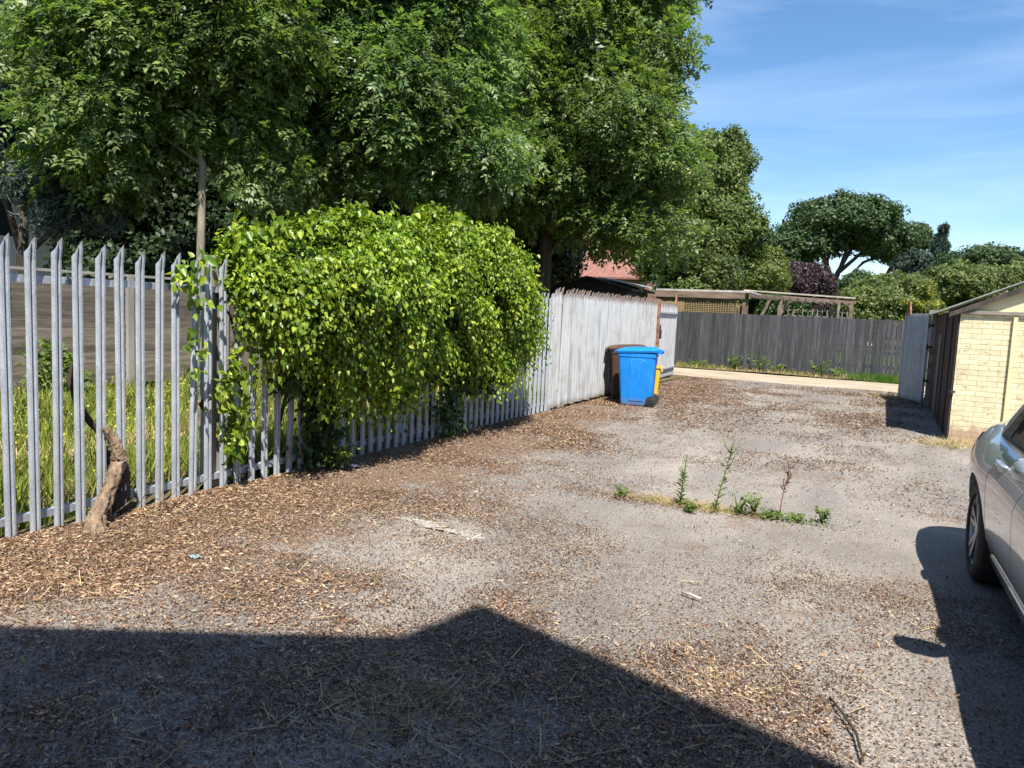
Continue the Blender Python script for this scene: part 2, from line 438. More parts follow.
    M['weed_dry'] = mat_leaf('dry_reddish_weed', [(.16, .07, .05), (.24, .13, .09), (.1, .05, .035)], .15, .7, .2, 3)
    M['litter'] = mat_leaf('leaf_litter', [(.035, .019, .014), (.07, .037, .026), (.115, .062, .043), (.17, .098, .066), (.24, .15, .1), (.36, .26, .18), (.47, .39, .31), (.14, .075, .052), (.06, .034, .025)], .12, .75, .2, 2.5, 1.0, (.8, 1.15))
    M['litter_tan'] = mat_leaf('dead_leaf', [(.15, .085, .05), (.27, .165, .095), (.4, .265, .16), (.56, .43, .29), (.2, .1, .06), (.36, .21, .12)], .2, .7, .25, 2.5, 1.0, (.85, 1.1))
    M['flower'] = mat_leaf('yellow_flower', [(.55, .5, .04), (.6, .56, .1)], .2, .6, .2, 2)
    M['bark_ash'] = mat_bark('ash_bark', (.13, .11, .08), (.32, .28, .21))
    M['bark_dark'] = mat_bark('dark_bark', (.03, .024, .018), (.085, .07, .055))
    M['vine'] = mat_bark('vine_wood', (.08, .052, .034), (.4, .29, .2), 24)
    M['paper'] = mat_plain('white_paper', (.7, .7, .7), (.8, .8, .8), 9, .7, 0, .2)
    M['teal'] = mat_plain('teal_plastic', (.04, .1, .1), (.3, .36, .36), 30, .5, 0, .1)
    t = NT('old_white_paint'); P = t.pos()
    c = t.ramp(t.noise(P, 30, 5, .7), [(.35, (.22, .2, .175)), (.65, (.42, .395, .35))])
    M['old_paint'] = t.bsdf(c, .85, 0, t.bump(t.noise(P, 90, 4), .5, .006), .2)
build_materials()

# ------------------------------------------------------------------ camera, sky, sun
H = 1.6
yaw, pitch, roll = R(26.5), math.atan(72.4 / 740), math.atan(.045)
f = Vector((-math.sin(yaw) * math.cos(pitch), math.cos(yaw) * math.cos(pitch), -math.sin(pitch)))
r = Vector((math.cos(yaw), math.sin(yaw), 0)); u = r.cross(f)
r2 = r * math.cos(roll) + u * math.sin(roll); u2 = -r * math.sin(roll) + u * math.cos(roll)
cam = bpy.data.cameras.new('camera'); cam.sensor_width = 36; cam.lens = 36 * 740 / 1024
cam.clip_start = .05; cam.clip_end = 2000
co = bpy.data.objects.new('camera', cam); link(co)
co.matrix_world = Matrix(((r2.x, u2.x, -f.x, 0), (r2.y, u2.y, -f.y, 0), (r2.z, u2.z, -f.z, H), (0, 0, 0, 1)))
scene.camera = co

SUN = Vector((.34, -.50, 1.0)).normalized()
sd = bpy.data.lights.new('sun', 'SUN'); sd.energy = 5.0; sd.angle = R(.53); sd.color = (1, .95, .87)
so = bpy.data.objects.new('sun', sd); link(so); so.rotation_euler = SUN.to_track_quat('Z', 'Y').to_euler()
so.location = (3, -5, 20)

w = bpy.data.worlds.new('World'); scene.world = w; w.use_nodes = True
nt = w.node_tree; nt.nodes.clear()
sky = nt.nodes.new('ShaderNodeTexSky'); sky.sky_type = 'NISHITA'; sky.sun_disc = False
sky.sun_elevation = math.asin(SUN.z); sky.sun_rotation = math.atan2(SUN.x, SUN.y)
sky.air_density = 1.0; sky.dust_density = .35; sky.ozone_density = 3.0; sky.altitude = 50
tc = nt.nodes.new('ShaderNodeTexCoord')
mp = nt.nodes.new('ShaderNodeMapping'); mp.inputs['Rotation'].default_value = (R(8), R(-24), R(-26)); mp.inputs['Scale'].default_value = (1.0, 2.2, 5.5)
nz = nt.nodes.new('ShaderNodeTexNoise'); nz.inputs['Scale'].default_value = 1.7; nz.inputs['Detail'].default_value = 7; nz.inputs['Roughness'].default_value = .58; nz.inputs['Distortion'].default_value = .7
rp = nt.nodes.new('ShaderNodeValToRGB'); rp.color_ramp.elements[0].position = .42; rp.color_ramp.elements[0].color = (0, 0, 0, 1); rp.color_ramp.elements[1].position = .78; rp.color_ramp.elements[1].color = (.4, .4, .4, 1)
mx = nt.nodes.new('ShaderNodeMix'); mx.data_type = 'RGBA'
mx.inputs[7].default_value = (7.0, 8.2, 9.6, 1)
bg = nt.nodes.new('ShaderNodeBackground'); bg.inputs[1].default_value = .075
wo = nt.nodes.new('ShaderNodeOutputWorld')
L = nt.links.new
L(tc.outputs['Generated'], mp.inputs['Vector']); L(mp.outputs[0], nz.inputs['Vector']); L(nz.outputs['Fac'], rp.inputs[0])
hs = nt.nodes.new('ShaderNodeHueSaturation'); hs.inputs['Saturation'].default_value = 1.17; hs.inputs['Value'].default_value = 1.28
L(sky.outputs[0], hs.inputs['Color'])
L(rp.outputs[0], mx.inputs[0]); L(hs.outputs[0], mx.inputs[6]); L(mx.outputs[2], bg.inputs[0]); L(bg.outputs[0], wo.inputs[0])

scene.view_settings.view_transform = 'Standard'; scene.view_settings.look = 'None'
scene.view_settings.gamma = 1; scene.view_settings.exposure = 1.0
scene.render.engine = 'CYCLES'
cy = scene.cycles
cy.max_bounces = 7; cy.diffuse_bounces = 4; cy.glossy_bounces = 3; cy.transmission_bounces = 4; cy.transparent_max_bounces = 8
cy.use_denoising = True
cy.caustics_reflective = False; cy.caustics_refractive = False

# ------------------------------------------------------------------ ground
def gh(x, y):
    """height of the yard surface: gentle settling, a low bank of debris by the fence"""
    b = .012 * (vnoise(x, y, .45, 3) - .5) + .006 * (vnoise(x, y, 1.7, 5) - .5)
    bank = .03 * np.clip((-4.15 - np.asarray(x)) / .65, 0, 1) ** 1.3 * np.clip((np.asarray(y) - 1.0) * .5, 0, 1) * np.clip((11 - np.asarray(y)) * .4, 0, 1)
    return b + bank * (0.5 + vnoise(x, y, 1.3, 8))

def sheet(name, x0, x1, y0, y1, nx, ny, m, zf, label=None, cat=None, kind='structure'):
    xs = np.linspace(x0, x1, nx); ys = np.linspace(y0, y1, ny)
    X, Y = np.meshgrid(xs, ys, indexing='ij')
    Z = zf(X, Y)
    V = np.stack([X, Y, Z], -1).reshape(-1, 3)
    i, j = np.meshgrid(np.arange(nx - 1), np.arange(ny - 1), indexing='ij')
    a = (i * ny + j).ravel()
    F = np.stack([a, a + ny, a + ny + 1, a + 1], -1)
    o = np_mesh(name, V, F, m, None, True)
    return tag(o, label, cat, None, kind)

sheet('ground', -700, 700, -500, 900, 60, 60, M['field'], lambda x, y: 0 * x - .06)
sheet('yard', -4.86, 9, -12, 20.9, 150, 330, M['asphalt'], gh)
sheet('lane', -60, 60, 20.9, 24.2, 200, 14, M['lane'], lambda x, y: .004 + .012 * (vnoise(x, y, .8, 4) - .5))
sheet('verge', -60, 60, 24.2, 26.3, 200, 10, M['soil'], lambda x, y: .01 + .05 * vnoise(x, y, 1.2, 2))
sheet('garden_soil', -40, -4.86, -6, 20.9, 90, 90, M['soil'], lambda x, y: .0 + .04 * vnoise(x, y, .9, 6))

# old white paint residue on the asphalt: ragged flat patch
def ragged(name, pts, z, m, amp=.03, n=70):
    pts = [Vector((*p, 0)) for p in pts]
    out = []
    per = len(pts)
    for i in range(per):
        a, b = pts[i], pts[(i + 1) % per]
        k = max(2, int((b - a).length / .02))
        for j in range(k):
            p = a.lerp(b, j / k)
            out.append((p.x + random.uniform(-amp, amp), p.y + random.uniform(-amp, amp)))
    mb = MB(); mb.prism(out, 'z', z - .004, z + .003)
    return mb.build(name, m)
for pts in ([(-3.2, 4.56), (-3.0, 4.5), (-2.75, 4.44), (-2.6, 4.44), (-2.7, 4.53), (-2.9, 4.6), (-3.1, 4.64)], [(-2.6, 4.52), (-2.46, 4.38), (-2.4, 4.5), (-2.5, 4.56)], [(-3.4, 4.4), (-3.2, 4.25), (-3.15, 4.3), (-3.3, 4.45)]):
    zz = float(gh(np.array(pts[0][0]), np.array(pts[0][1])))
    tag(ragged('road_marking', pts, zz + .004, M['old_paint']), kind='structure')

# ------------------------------------------------------------------ palisade fence
def pale_mesh(top, m, name='pale'):
    prof = [(-.034, -.002), (-.024, .015), (-.012, .017), (0, .001), (.012, .017), (.024, .015), (.034, -.002)]
    dz = [-.10, -.075, -.045, -.03, 0.0, -.03, -.09]
    n = len(prof); levels = [0.0, .5, 1.0, 1.5]
    vs = []; fs = []
    for back in (0, 1):
        for i, (y, x) in enumerate(prof):
            for z in [.03] + [top * k for k in (.25, .5, .75)] + [top - .14, top + dz[i]]:
                bend = .0 if z < top - .1 else (z - top + .1) * .22
                vs.append((x - back * .004 + bend, y, z))
    nz_ = 6; off = n * nz_
    for i in range(n - 1):
        for j in range(nz_ - 1):
            a = i * nz_ + j
            fs.append((a, a + nz_, a + nz_ + 1, a + 1))
            fs.append((off + a, off + a + 1, off + a + nz_ + 1, off + a + nz_))
        a = i * nz_ + nz_ - 1
        fs.append((a, a + nz_, off + a + nz_, off + a))
    for i in (0, n - 1):
        for j in range(nz_ - 1):
            a = i * nz_ + j
            fs.append((a, a + 1, off + a + 1, off + a) if i == 0 else (a, off + a, off + a + 1, a + 1))
    me = bpy.data.meshes.new(name); me.from_pydata(vs, [], fs); me.materials.append(m); me.update()
    return me

def rail(mb, x, y0, y1, z):
    mb.box((x, (y0 + y1) / 2, z), (.006, y1 - y0, .05))
    mb.box((x - .025, (y0 + y1) / 2, z + .022), (.044, y1 - y0, .006))

FX = -4.80
fen = empty('palisade_fence', (FX, 6.2, 0), 0, 'open galvanised steel palisade fence with pointed pales, running under the leafy climber', 'fence')
pm = pale_mesh(1.93, M['galv'])
y = 2.667 - 8 * .152
ys = []
while y < 10.92: ys.append(y); y += .152
for k, y in enumerate(ys):
    o = bpy.data.objects.new('pale', pm); link(o, fen)
    o.location = (random.uniform(-.004, .004), y - 6.2, random.uniform(-.012, .012))
    kk = 3 if k % 7 == 3 else 1
    o.rotation_euler = (random.uniform(-.006, .006) * kk, random.uniform(-.006, .006) * kk, random.uniform(-.06, .06) * kk)
for z in (.14, 1.67):
    mb = MB(); rail(mb, FX - .035, 1.2, 10.95, z); ro = mb.build('rail', M['galv'], None); ro.parent = fen; ro.matrix_parent_inverse = Matrix.Translation((-FX, -6.2, 0))
def place_abs(o, parent):
    o.parent = parent
    o.matrix_parent_inverse = Matrix.LocRotScale(parent.location, parent.rotation_euler, None).inverted()
    return o
for y in (1.55, 4.31, 7.07, 9.83):
    mb = MB(); mb.box((FX - .12, y, .97), (.1, .13, 1.94)) if y < 5 else mb.box((FX - .11, y, .93), (.09, .06, 1.86))
    place_abs(mb.build('post', M['post'] if y < 5 else M['galv'], bevel=.006), fen)
for y in ys[::3]:
    pass

fen2 = empty('sheeted_fence', (FX, 14.4, 0), 0, 'whitewashed rust-streaked palisade fence backed with sheet metal, behind the wheelie bins', 'fence')
pm2 = pale_mesh(2.02, M['white_steel'])
ex = lambda y: FX - .03 - .2 * max(0, (y - 12) / 6)
y = 11.06; n2 = 0
while y < 17.85:
    o = bpy.data.objects.new('pale', pm2); link(o, fen2)
    o.location = (ex(y) - FX + random.uniform(-.004, .004), y - 14.4, random.uniform(-.02, .02) + (y - 11) * .006)
    o.rotation_euler = (random.uniform(-.008, .008), random.uniform(-.006, .006), random.uniform(-.08, .08))
    o.scale = (1.5, 1.18, 1)
    y += .146
mb = MB(); mb.add([(ex(11) - .03, 11, .05), (ex(17.9) - .03, 17.9, .05), (ex(17.9) - .03, 17.9, 1.9), (ex(11) - .03, 11, 1.84),
                   (ex(11) - .035, 11, .05), (ex(17.9) - .035, 17.9, .05), (ex(17.9) - .035, 17.9, 1.9), (ex(11) - .035, 11, 1.84)],
                  [(0, 1, 2, 3), (7, 6, 5, 4), (0, 4, 5, 1), (1, 5, 6, 2), (2, 6, 7, 3), (3, 7, 4, 0)])
place_abs(mb.build('backing_sheet', M['white_steel']), fen2)
mb = MB(); mb.box((ex(17.9) + .01, 17.95, 1.03), (.09, .09, 2.06)); place_abs(mb.build('post', M['rust'], bevel=.006), fen2)

# gates ---------------------------------------------------------------
def gate(name, a, b, top, m, label, stay_at=1.0, npl=None):
    a = Vector(a); b = Vector(b); d = b - a; L_ = d.length; ang = math.atan2(d.y, d.x)
    g = empty(name, (a.x, a.y, 0), ang, label, 'gate')
    mb = MB()
    nn = int(L_ / .075)
    def fn(i, j):
        x = L_ * i / (nn * 2); yy = (.012 if i % 2 else -.006)
        return (x, yy, (.07, top)[j])
    mb.grid(nn * 2 + 1, 2, fn)
    def fn2(i, j):
        x = L_ * i / (nn * 2); yy = (.008 if i % 2 else -.01)
        return (x, yy, (.07, top)[j])
    mb.grid(nn * 2 + 1, 2, fn2)
    mb.build('sheet', m, g)
    mb = MB()
    mb.box((L_, -.0, top / 2 + .03), (.05, .05, top - .02)); mb.box((0, 0, top / 2 + .03), (.05, .05, top - .02))
    mb.box((L_ / 2, -.03, .3), (L_, .03, .05)); mb.box((L_ / 2, -.03, top - .25), (L_, .03, .05))
    mb.build('frame', M['rust'] if name == 'left_gate' else m, g, bevel=.004)
    mb = MB(); mb.bar((L_ * stay_at - .1, 0, top - .03), (L_ * stay_at - .02, 0, top + .27), .035); mb.bar((L_ * stay_at + .06, 0, top - .03), (L_ * stay_at - .02, 0, top + .27), .035)
    mb.box((L_ * stay_at - .02, 0, top + .02), (.16, .012, .1))
    mb.build('stay', M['rust'], g)
    return g
g1 = gate('steel_gate', (-5.05, 18.02), (-5.16, 20.25), 2.0, M['white_steel'], 'whitewashed steel gate leaf folded open at the far end of the sheeted fence', .97)
mb = MB(); mb.box((.18, -.05, 1.2), (.1, .05, .22)); mb.box((.1, -.06, 1.28), (.02, .04, .3)); mb.build('lock_box', M['black_plastic'], g1, bevel=.005)
g2 = gate('steel_gate', (.80, 17.76), (.40, 18.9), 1.95, M['grey_gate'], 'bluish grey steel gate leaf standing ajar beside the yellow brick garage', .9)
mb = MB(); mb.box((.9, 17.72, .98), (.1, .1, 1.96)); mb.box((.86, 17.66, 1.97), (.16, .1, .1))
gp = mb.build('gate_post', M['grey_timber'], bevel=.006); tag(gp, 'timber gate post with black iron hinges, between grey gate leaf and garage', 'post')
for z in (.55, 1.25, 1.7):
    mb = MB(); mb.box((.84, 17.66, z), (.1, .012, .05)); mb.tube([(.81, 17.66, z - .06), (.81, 17.66, z + .06)], .018, 8); mb.build('hinge', M['black_plastic'], gp)

# ------------------------------------------------------------------ garage
GX, GY, GB = .96, 12.59, 18.5
RX = 2.62
gar = empty('garage', (2.6, 15, 0), 0, 'low garage with flaking yellow painted brick front, dark boarded side and green grey sheet roof', 'garage')
slope = .45
rz_ = lambda x: 1.95 + slope * (min(x, 2 * RX - x) - GX)
mb = MB(); mb.box(((GX + 4.28) / 2, GY + .1, .945), (4.28 - GX, .2, 1.89)); place_abs(mb.build('brick_wall', M['yellow_brick']), gar)
mb = MB(); mb.prism([(GX + .02, 1.893), (4.26, 1.893), (4.26, rz_(4.26) - .02), (RX, rz_(RX) - .02), (GX + .02, rz_(GX + .02) - .02)], 'y', GY + .02, GY + .14); place_abs(mb.build('gable', M['yellow_paint']), gar)
mb = MB(); mb.box((GX + 1.62, GY - .02, 1.885), (3.3, .05, .05)); place_abs(mb.build('lintel', M['grey_timber'], bevel=.004), gar)
mb = MB(); mb.box((1.63, GY - .02, .92), (.05, .045, 1.83)); place_abs(mb.build('pier', M['yellow_paint'], bevel=.004), gar)
mb = MB()
y = GY + .012; k = 0
while y < GB - .1:
    wd = random.uniform(.1, .16); wd = min(wd, GB - y)
    mb.box((GX - .012 + random.uniform(-.004, .004), y + wd / 2, .965), (.022, wd - .006, 1.91)); y += wd
mb.box((GX + .03, (GY + GB) / 2 + .1, .965), (.05, GB - GY - .22, 1.91))
place_abs(mb.build('side_wall', M['dark_board']), gar)
mb = MB(); mb.box((GX - .035, 15.9, .8), (.02, .7, 1.5)); place_abs(mb.build('side_panel', M['green_board'], bevel=.004), gar)
for yb in (13.4, 14.7):
    mb = MB(); mb.box((GX - .035, yb, .95), (.02, .09, 1.86)); place_abs(mb.build('batten', M['dark_board'], bevel=.003), gar)
mb = MB(); mb.box(((GX + 4.28) / 2, GB - .05, .9), (4.28 - GX, .1, 1.8)); mb.box((4.23, 15.6, .9), (.1, 5.6, 1.8)); place_abs(mb.build('rear_wall', M['dark_board']), gar)
mb = MB()
nyy = 40 * 6
def roof(side, dz):
    def fn(i, j):
        y = GY - .09 + (GB - GY + .4) * i / nyy
        t_ = j / 6
        x = (GX - .17) + (RX - GX + .17) * t_
        z = 1.99 + slope * (x - GX) + .018 * math.sin(y / .148 * 2 * math.pi) + dz
        return (x if side < 0 else 2 * RX - x, y, z)
    return fn
for s in (-1, 1):
    mb.grid(nyy + 1, 7, roof(s, 0)); mb.grid(nyy + 1, 7, roof(s, .012))
place_abs(mb.build('roof', M['roof_sheet'], fix=False, smooth=True), gar)
mb = MB()
for s in (-1, 1):
    a = (GX - .15, 1.945 - .15 * slope); b = (RX, 1.945 + slope * (RX - GX))
    q = [(a[0], a[1] + .0), (b[0], b[1]), (b[0], b[1] - .09), (a[0], a[1] - .07)]
    if s > 0: q = [(2 * RX - p[0], p[1]) for p in q]
    mb.prism(q, 'y', GY - .075, GY - .045)
place_abs(mb.build('bargeboard', M['dark_board']), gar)
mb = MB(); mb.bar((GX + .02, GY - .02, .72), (GX - .05, GY - .05, .72), .03); place_abs(mb.build('hook', M['black_plastic']), gar)

# ------------------------------------------------------------------ back fence of dark boards
BY = 25.4
bf = empty('board_fence', (-2, BY, 0), 0, 'long dark grey vertical close board fence across the far side of the lane', 'fence')
mb = MB(); x = -13.0
while x < 7.5:
    wd = random.uniform(.115, .135)
    gap = .002 if x < -1.9 else random.choice([.002, .004, .012, .02])
    top = 1.86 + random.uniform(-.02, .012); b0 = random.uniform(.03, .1)
    if x > -2 and random.random() < .35: b0 = random.uniform(.1, .2)
    mb.box((x + wd / 2, BY + random.uniform(-.006, .006), (top + b0) / 2), (wd - gap, .018, top - b0), 0, 0, random.uniform(-.006, .006))
    x += wd
place_abs(mb.build('boards', M['fence_dark']), bf)
for z in (.4, 1.0, 1.6):
    mb = MB(); mb.box((-2.75, BY + .045, z), (20.5, .04, .08)); place_abs(mb.build('rail', M['fence_dark']), bf)
for k in range(9):
    mb = MB(); mb.box((-12.6 + 2.5 * k, BY + .12, .92), (.1, .1, 1.84)); place_abs(mb.build('post', M['fence_dark']), bf)

# ------------------------------------------------------------------ pergola
PY = 28
pg = empty('pergola', (-4.6, PY, 0), 0, 'brown timber garden pergola with slatted rafters rising behind the dark board fence', 'pergola')
def pb(name, c, s, m, **k):
    mb = MB(); mb.box(c, s, **{q: v for q, v in k.items() if q in ('rz', 'rx', 'ry')}); return place_abs(mb.build(name, m, bevel=.006), pg)
pb('fascia', (-6.35, PY - .36, 2.53), (3.5, .06, .24), M['pergola'])
pb('roof', (-6.3, PY + 1.2, 2.68), (3.7, 3.0, .07), M['pale_roof'])
pb('beam', (-2.85, PY - .1, 2.655), (3.7, .07, .05), M['pale_timber'], ry=.047)
pb('beam', (-2.85, PY + 2.3, 2.58), (3.6, .07, .1), M['pergola'], ry=.047)
for x, wd in ((-4.62, .2), (-3.42, .13), (-1.5, .08)):
    pb('post', (x, PY - .06, 1.22), (wd, .13, 2.5 if x < -2 else 2.4), M['pergola'] if x < -2 else M['grey_timber'])
for x in (-7.9, -4.62, -1.2): pb('post', (x, PY + 2.3, 1.2), (.13, .13, 2.5), M['pergola'])
mb = MB(); mb.bar((-4.05, PY - .06, 1.8), (-3.75, PY - .06, 2.42), .1); place_abs(mb.build('brace', M['pergola']), pg)
mb = MB(); mb.bar((-3.4, PY - .06, 1.9), (-3.15, PY - .06, 2.42), .1); place_abs(mb.build('brace', M['pergola']), pg)
for k in range(13):
    x = -4.45 + k * .26
    mb = MB(); mb.box((x, PY + 1.05, 2.56 - (x + 4.5) * .047), (.05, 2.7, .11)); place_abs(mb.build('rafter', M['pergola'], bevel=.004), pg)
mb = MB()
x = -7.85
while x < -4.75:
    mb.box((x, PY - .3 + random.uniform(-.01, .01), 2.13), (.022, .02, .58)); x += .026 if x < -6.8 else .09
for k in range(9):
    mb.box((-5.8, PY - .275, 1.85 + k * .065), (2.1, .015, .022), ry=random.uniform(-.012, .012))
place_abs(mb.build('bamboo_screen', M['bamboo']), pg)
mb = MB()
for k in range(14): mb.box((-3.3 + k * .16, PY + .1, 1.85), (.035, .02, .62))
for z in (1.65, 1.9, 2.1): mb.box((-2.25, PY + .125, z), (2.2, .02, .035))
place_abs(mb.build('trellis', M['grey_timber']), pg)

# ------------------------------------------------------------------ sheds and houses
def shed(name, x0, x1, y0, y1, eave, ridge, wall, roofm, label, cat='shed'):
    s = empty(name, ((x0 + x1) / 2, (y0 + y1) / 2, 0), 0, label, cat)
    xm = (x0 + x1) / 2
    mb = MB(); mb.prism([(x0, 0), (x1, 0), (x1, eave), (xm, ridge), (x0, eave)], 'y', y0, y1); place_abs(mb.build('wall', wall), s)
    mb = MB(); sl = (ridge - eave) / (xm - x0); o = .22
    for sg in (-1, 1):
        q = [(xm, ridge + .03), (xm, ridge + .1), (x0 - o, eave - o * sl + .1), (x0 - o, eave - o * sl + .03)]
        if sg > 0: q = [(2 * xm - p[0], p[1]) for p in q]
        mb.prism(q, 'y', y0 - .2, y1 + .2)
    place_abs(mb.build('roof', roofm), s)
    return s
sh = shed('garden_shed', -10.9, -8.0, 24.6, 27.0, 2.5, 2.86, M['felt'], M['felt'], 'black felted shed gable peeping over the whitewashed fence')
mb = MB(); mb.prism([(-9.2, 2.93), (-9.2, 2.96), (-7.6, 2.68), (-7.6, 2.65)], 'y', 24.9, 27.4); place_abs(mb.build('roof_sheet', M['pale_roof']), sh)

def window(parent, x, y, z, w_, h_, axis='y'):
    mb = MB(); fr = MB()
    if axis == 'y':
        fr.box((x, y, z + h_ / 2), (.06, .06, h_)); fr.box((x, y, z - h_ / 2), (.06, .06, .06))
        fr = MB()
        for sx in (-1, 0, 1): fr.box((x + sx * w_ / 2, y, z), (.07, .07, h_ + .07))
        for sz in (-1, 1): fr.box((x, y, z + sz * h_ / 2), (w_ - .08, .066, .07))
        mb.box((x, y + .01, z), (w_ - .02, .02, h_ - .02))
    else:
        for sy in (-1, 0, 1): fr.box((x, y + sy * w_ / 2, z), (.07, .07, h_ + .07))
        for sz in (-1, 1): fr.box((x, y, z + sz * h_ / 2), (.066, w_ - .08, .07))
        mb.box((x - .01, y, z), (.02, w_ - .02, h_ - .02))
    f_ = place_abs(fr.build('window', M['window_frame']), parent)
    p_ = mb.build('pane', M['pane']); p_.parent = f_; p_.matrix_parent_inverse = f_.matrix_parent_inverse.copy()
    p_.matrix_parent_inverse = Matrix.Identity(4)
    return f_

def house(name, x0, x1, y0, y1, eave, ridge, wall, label, ridge_axis='x', roofm=None):
    h = empty(name, ((x0 + x1) / 2, (y0 + y1) / 2, 0), 0, label, 'house')
    roofm = roofm or M['tile']
    mb = MB()
    if ridge_axis == 'x':
        ym = (y0 + y1) / 2
        mb.prism([(y0, 0), (y1, 0), (y1, eave), (ym, ridge), (y0, eave)], 'x', x0, x1); place_abs(mb.build('wall', wall), h)
        mb = MB(); o = .35; sl = (ridge - eave) / (ym - y0)
        for sg in (-1, 1):
            q = [(ym, ridge + .03), (ym, ridge + .15), (y0 - o, eave - o * sl + .15), (y0 - o, eave - o * sl + .03)]
            if sg > 0: q = [(2 * ym - p[0], p[1]) for p in q]
            mb.prism(q, 'x', x0 - .3, x1 + .3)
        rf = place_abs(mb.build('roof', roofm), h)
    else:
        xm = (x0 + x1) / 2
        mb.prism([(x0, 0), (x1, 0), (x1, eave), (xm, ridge), (x0, eave)], 'y', y0, y1); place_abs(mb.build('wall', wall), h)
        mb = MB(); o = .35; sl = (ridge - eave) / (xm - x0)
        for sg in (-1, 1):
            q = [(xm, ridge + .03), (xm, ridge + .15), (x0 - o, eave - o * sl + .15), (x0 - o, eave - o * sl + .03)]
            if sg > 0: q = [(2 * xm - p[0], p[1]) for p in q]
            mb.prism(q, 'y', y0 - .3, y1 + .3)
        rf = place_abs(mb.build('roof', roofm), h)
    return h
h1 = house('house', -36, -27, 9, 18.5, 5.6, 8.2, M['render_white'], 'white rendered house glimpsed through the trees at the far left', 'y')
for y in (11.0, 14.55): window(h1, -26.97, y, 4.0, 1.5, 1.3, 'x')
window(h1, -26.97, 12.8, 1.6, 1.4, 1.3, 'x')
h2 = house('house', -27, -14, 46, 54, 4.2, 7.2, M['red_brick'], 'red tiled house half hidden by the trees behind the white fence', 'x')
window(h2, -18, 45.97, 2.6, 1.6, 1.2)
h3 = house('house', -3.6, .4, 68, 76, 3.1, 4.2, M['render_white'], 'low pale bungalow far behind the pergola and dark fence', 'x', M['pale_roof'])
window(h3, -1.5, 67.97, 2.3, 1.6, 1.0)

# the house behind the camera whose roofline throws the shade on the near yard
hb = empty('house', (0, -5, 0), 0, 'brick house with gabled roof standing behind the viewer, shading the near yard', 'house')
prof = [(-5.4, 0), (5.7, 0), (5.7, 4.17), (2.31, 6.72), (.83, 7.88), (.32, 6.76), (-1.96, 4.92), (-5.4, 2.05)]
mb = MB(); mb.prism(prof, 'y', -9, -.5); place_abs(mb.build('wall', M['red_brick']), hb)
window(hb, 2.6, -.47, 2.4, 1.3, 1.1); window(hb, -2.0, -.47, 1.9, 1.2, 1.1); window(hb, 1.0, -.47, 4.9, 1.2, 1.1)
mb = MB()
for a, b in ((prof[2], prof[3]), (prof[3], prof[4]), (prof[6], prof[7])):
    a = Vector((a[0], 0, a[1])); b = Vector((b[0], 0, b[1])); n_ = (b - a).cross(Vector((0, 1, 0))).normalized()
    if n_.z < 0: n_ = -n_
    q = [a + n_ * .01, b + n_ * .01, b + n_ * .07, a + n_ * .07]
    mb.prism([(p.x, p.z) for p in q], 'y', -9.1, -.55)
place_abs(mb.build('roof', M['tile']), hb)

# brown timber garden fence behind the palisade
gf = empty('timber_fence', (-11, 7, 0), 0, 'brown horizontal board garden fence seen between the palisade pales', 'fence')
for k in range(6):
    y0 = 0.2 + k * 1.95
    mb = MB()
    for j in range(13):
        z = .22 + j * .128
        mb.box((-11 + random.uniform(-.004, .004), y0 + .95, z), (.02, 1.82, .122), 0, 0, .1)
    place_abs(mb.build('panel', M['fence_brown']), gf)
    mb = MB(); mb.box((-11, y0, .95), (.11, .11, 1.9)); place_abs(mb.build('post', M['post']), gf)
mb = MB(); mb.box((-11, 6.05, 1.9), (.07, 11.6, .04)); place_abs(mb.build('cap', M['post']), gf)

# ------------------------------------------------------------------ wheelie bins
def rrect(w_, d_, r_, cy_=0, n=5):
    pts = []
    for cx, cyy, a0 in ((w_ / 2 - r_, d_ / 2 - r_, 0), (-w_ / 2 + r_, d_ / 2 - r_, 90), (-w_ / 2 + r_, -d_ / 2 + r_, 180), (w_ / 2 - r_, -d_ / 2 + r_, 270)):
        for k in range(n):
            a = R(a0 + 90 * k / (n - 1)); pts.append((cx + r_ * math.cos(a), cyy + r_ * math.sin(a) + cy_))
    return pts

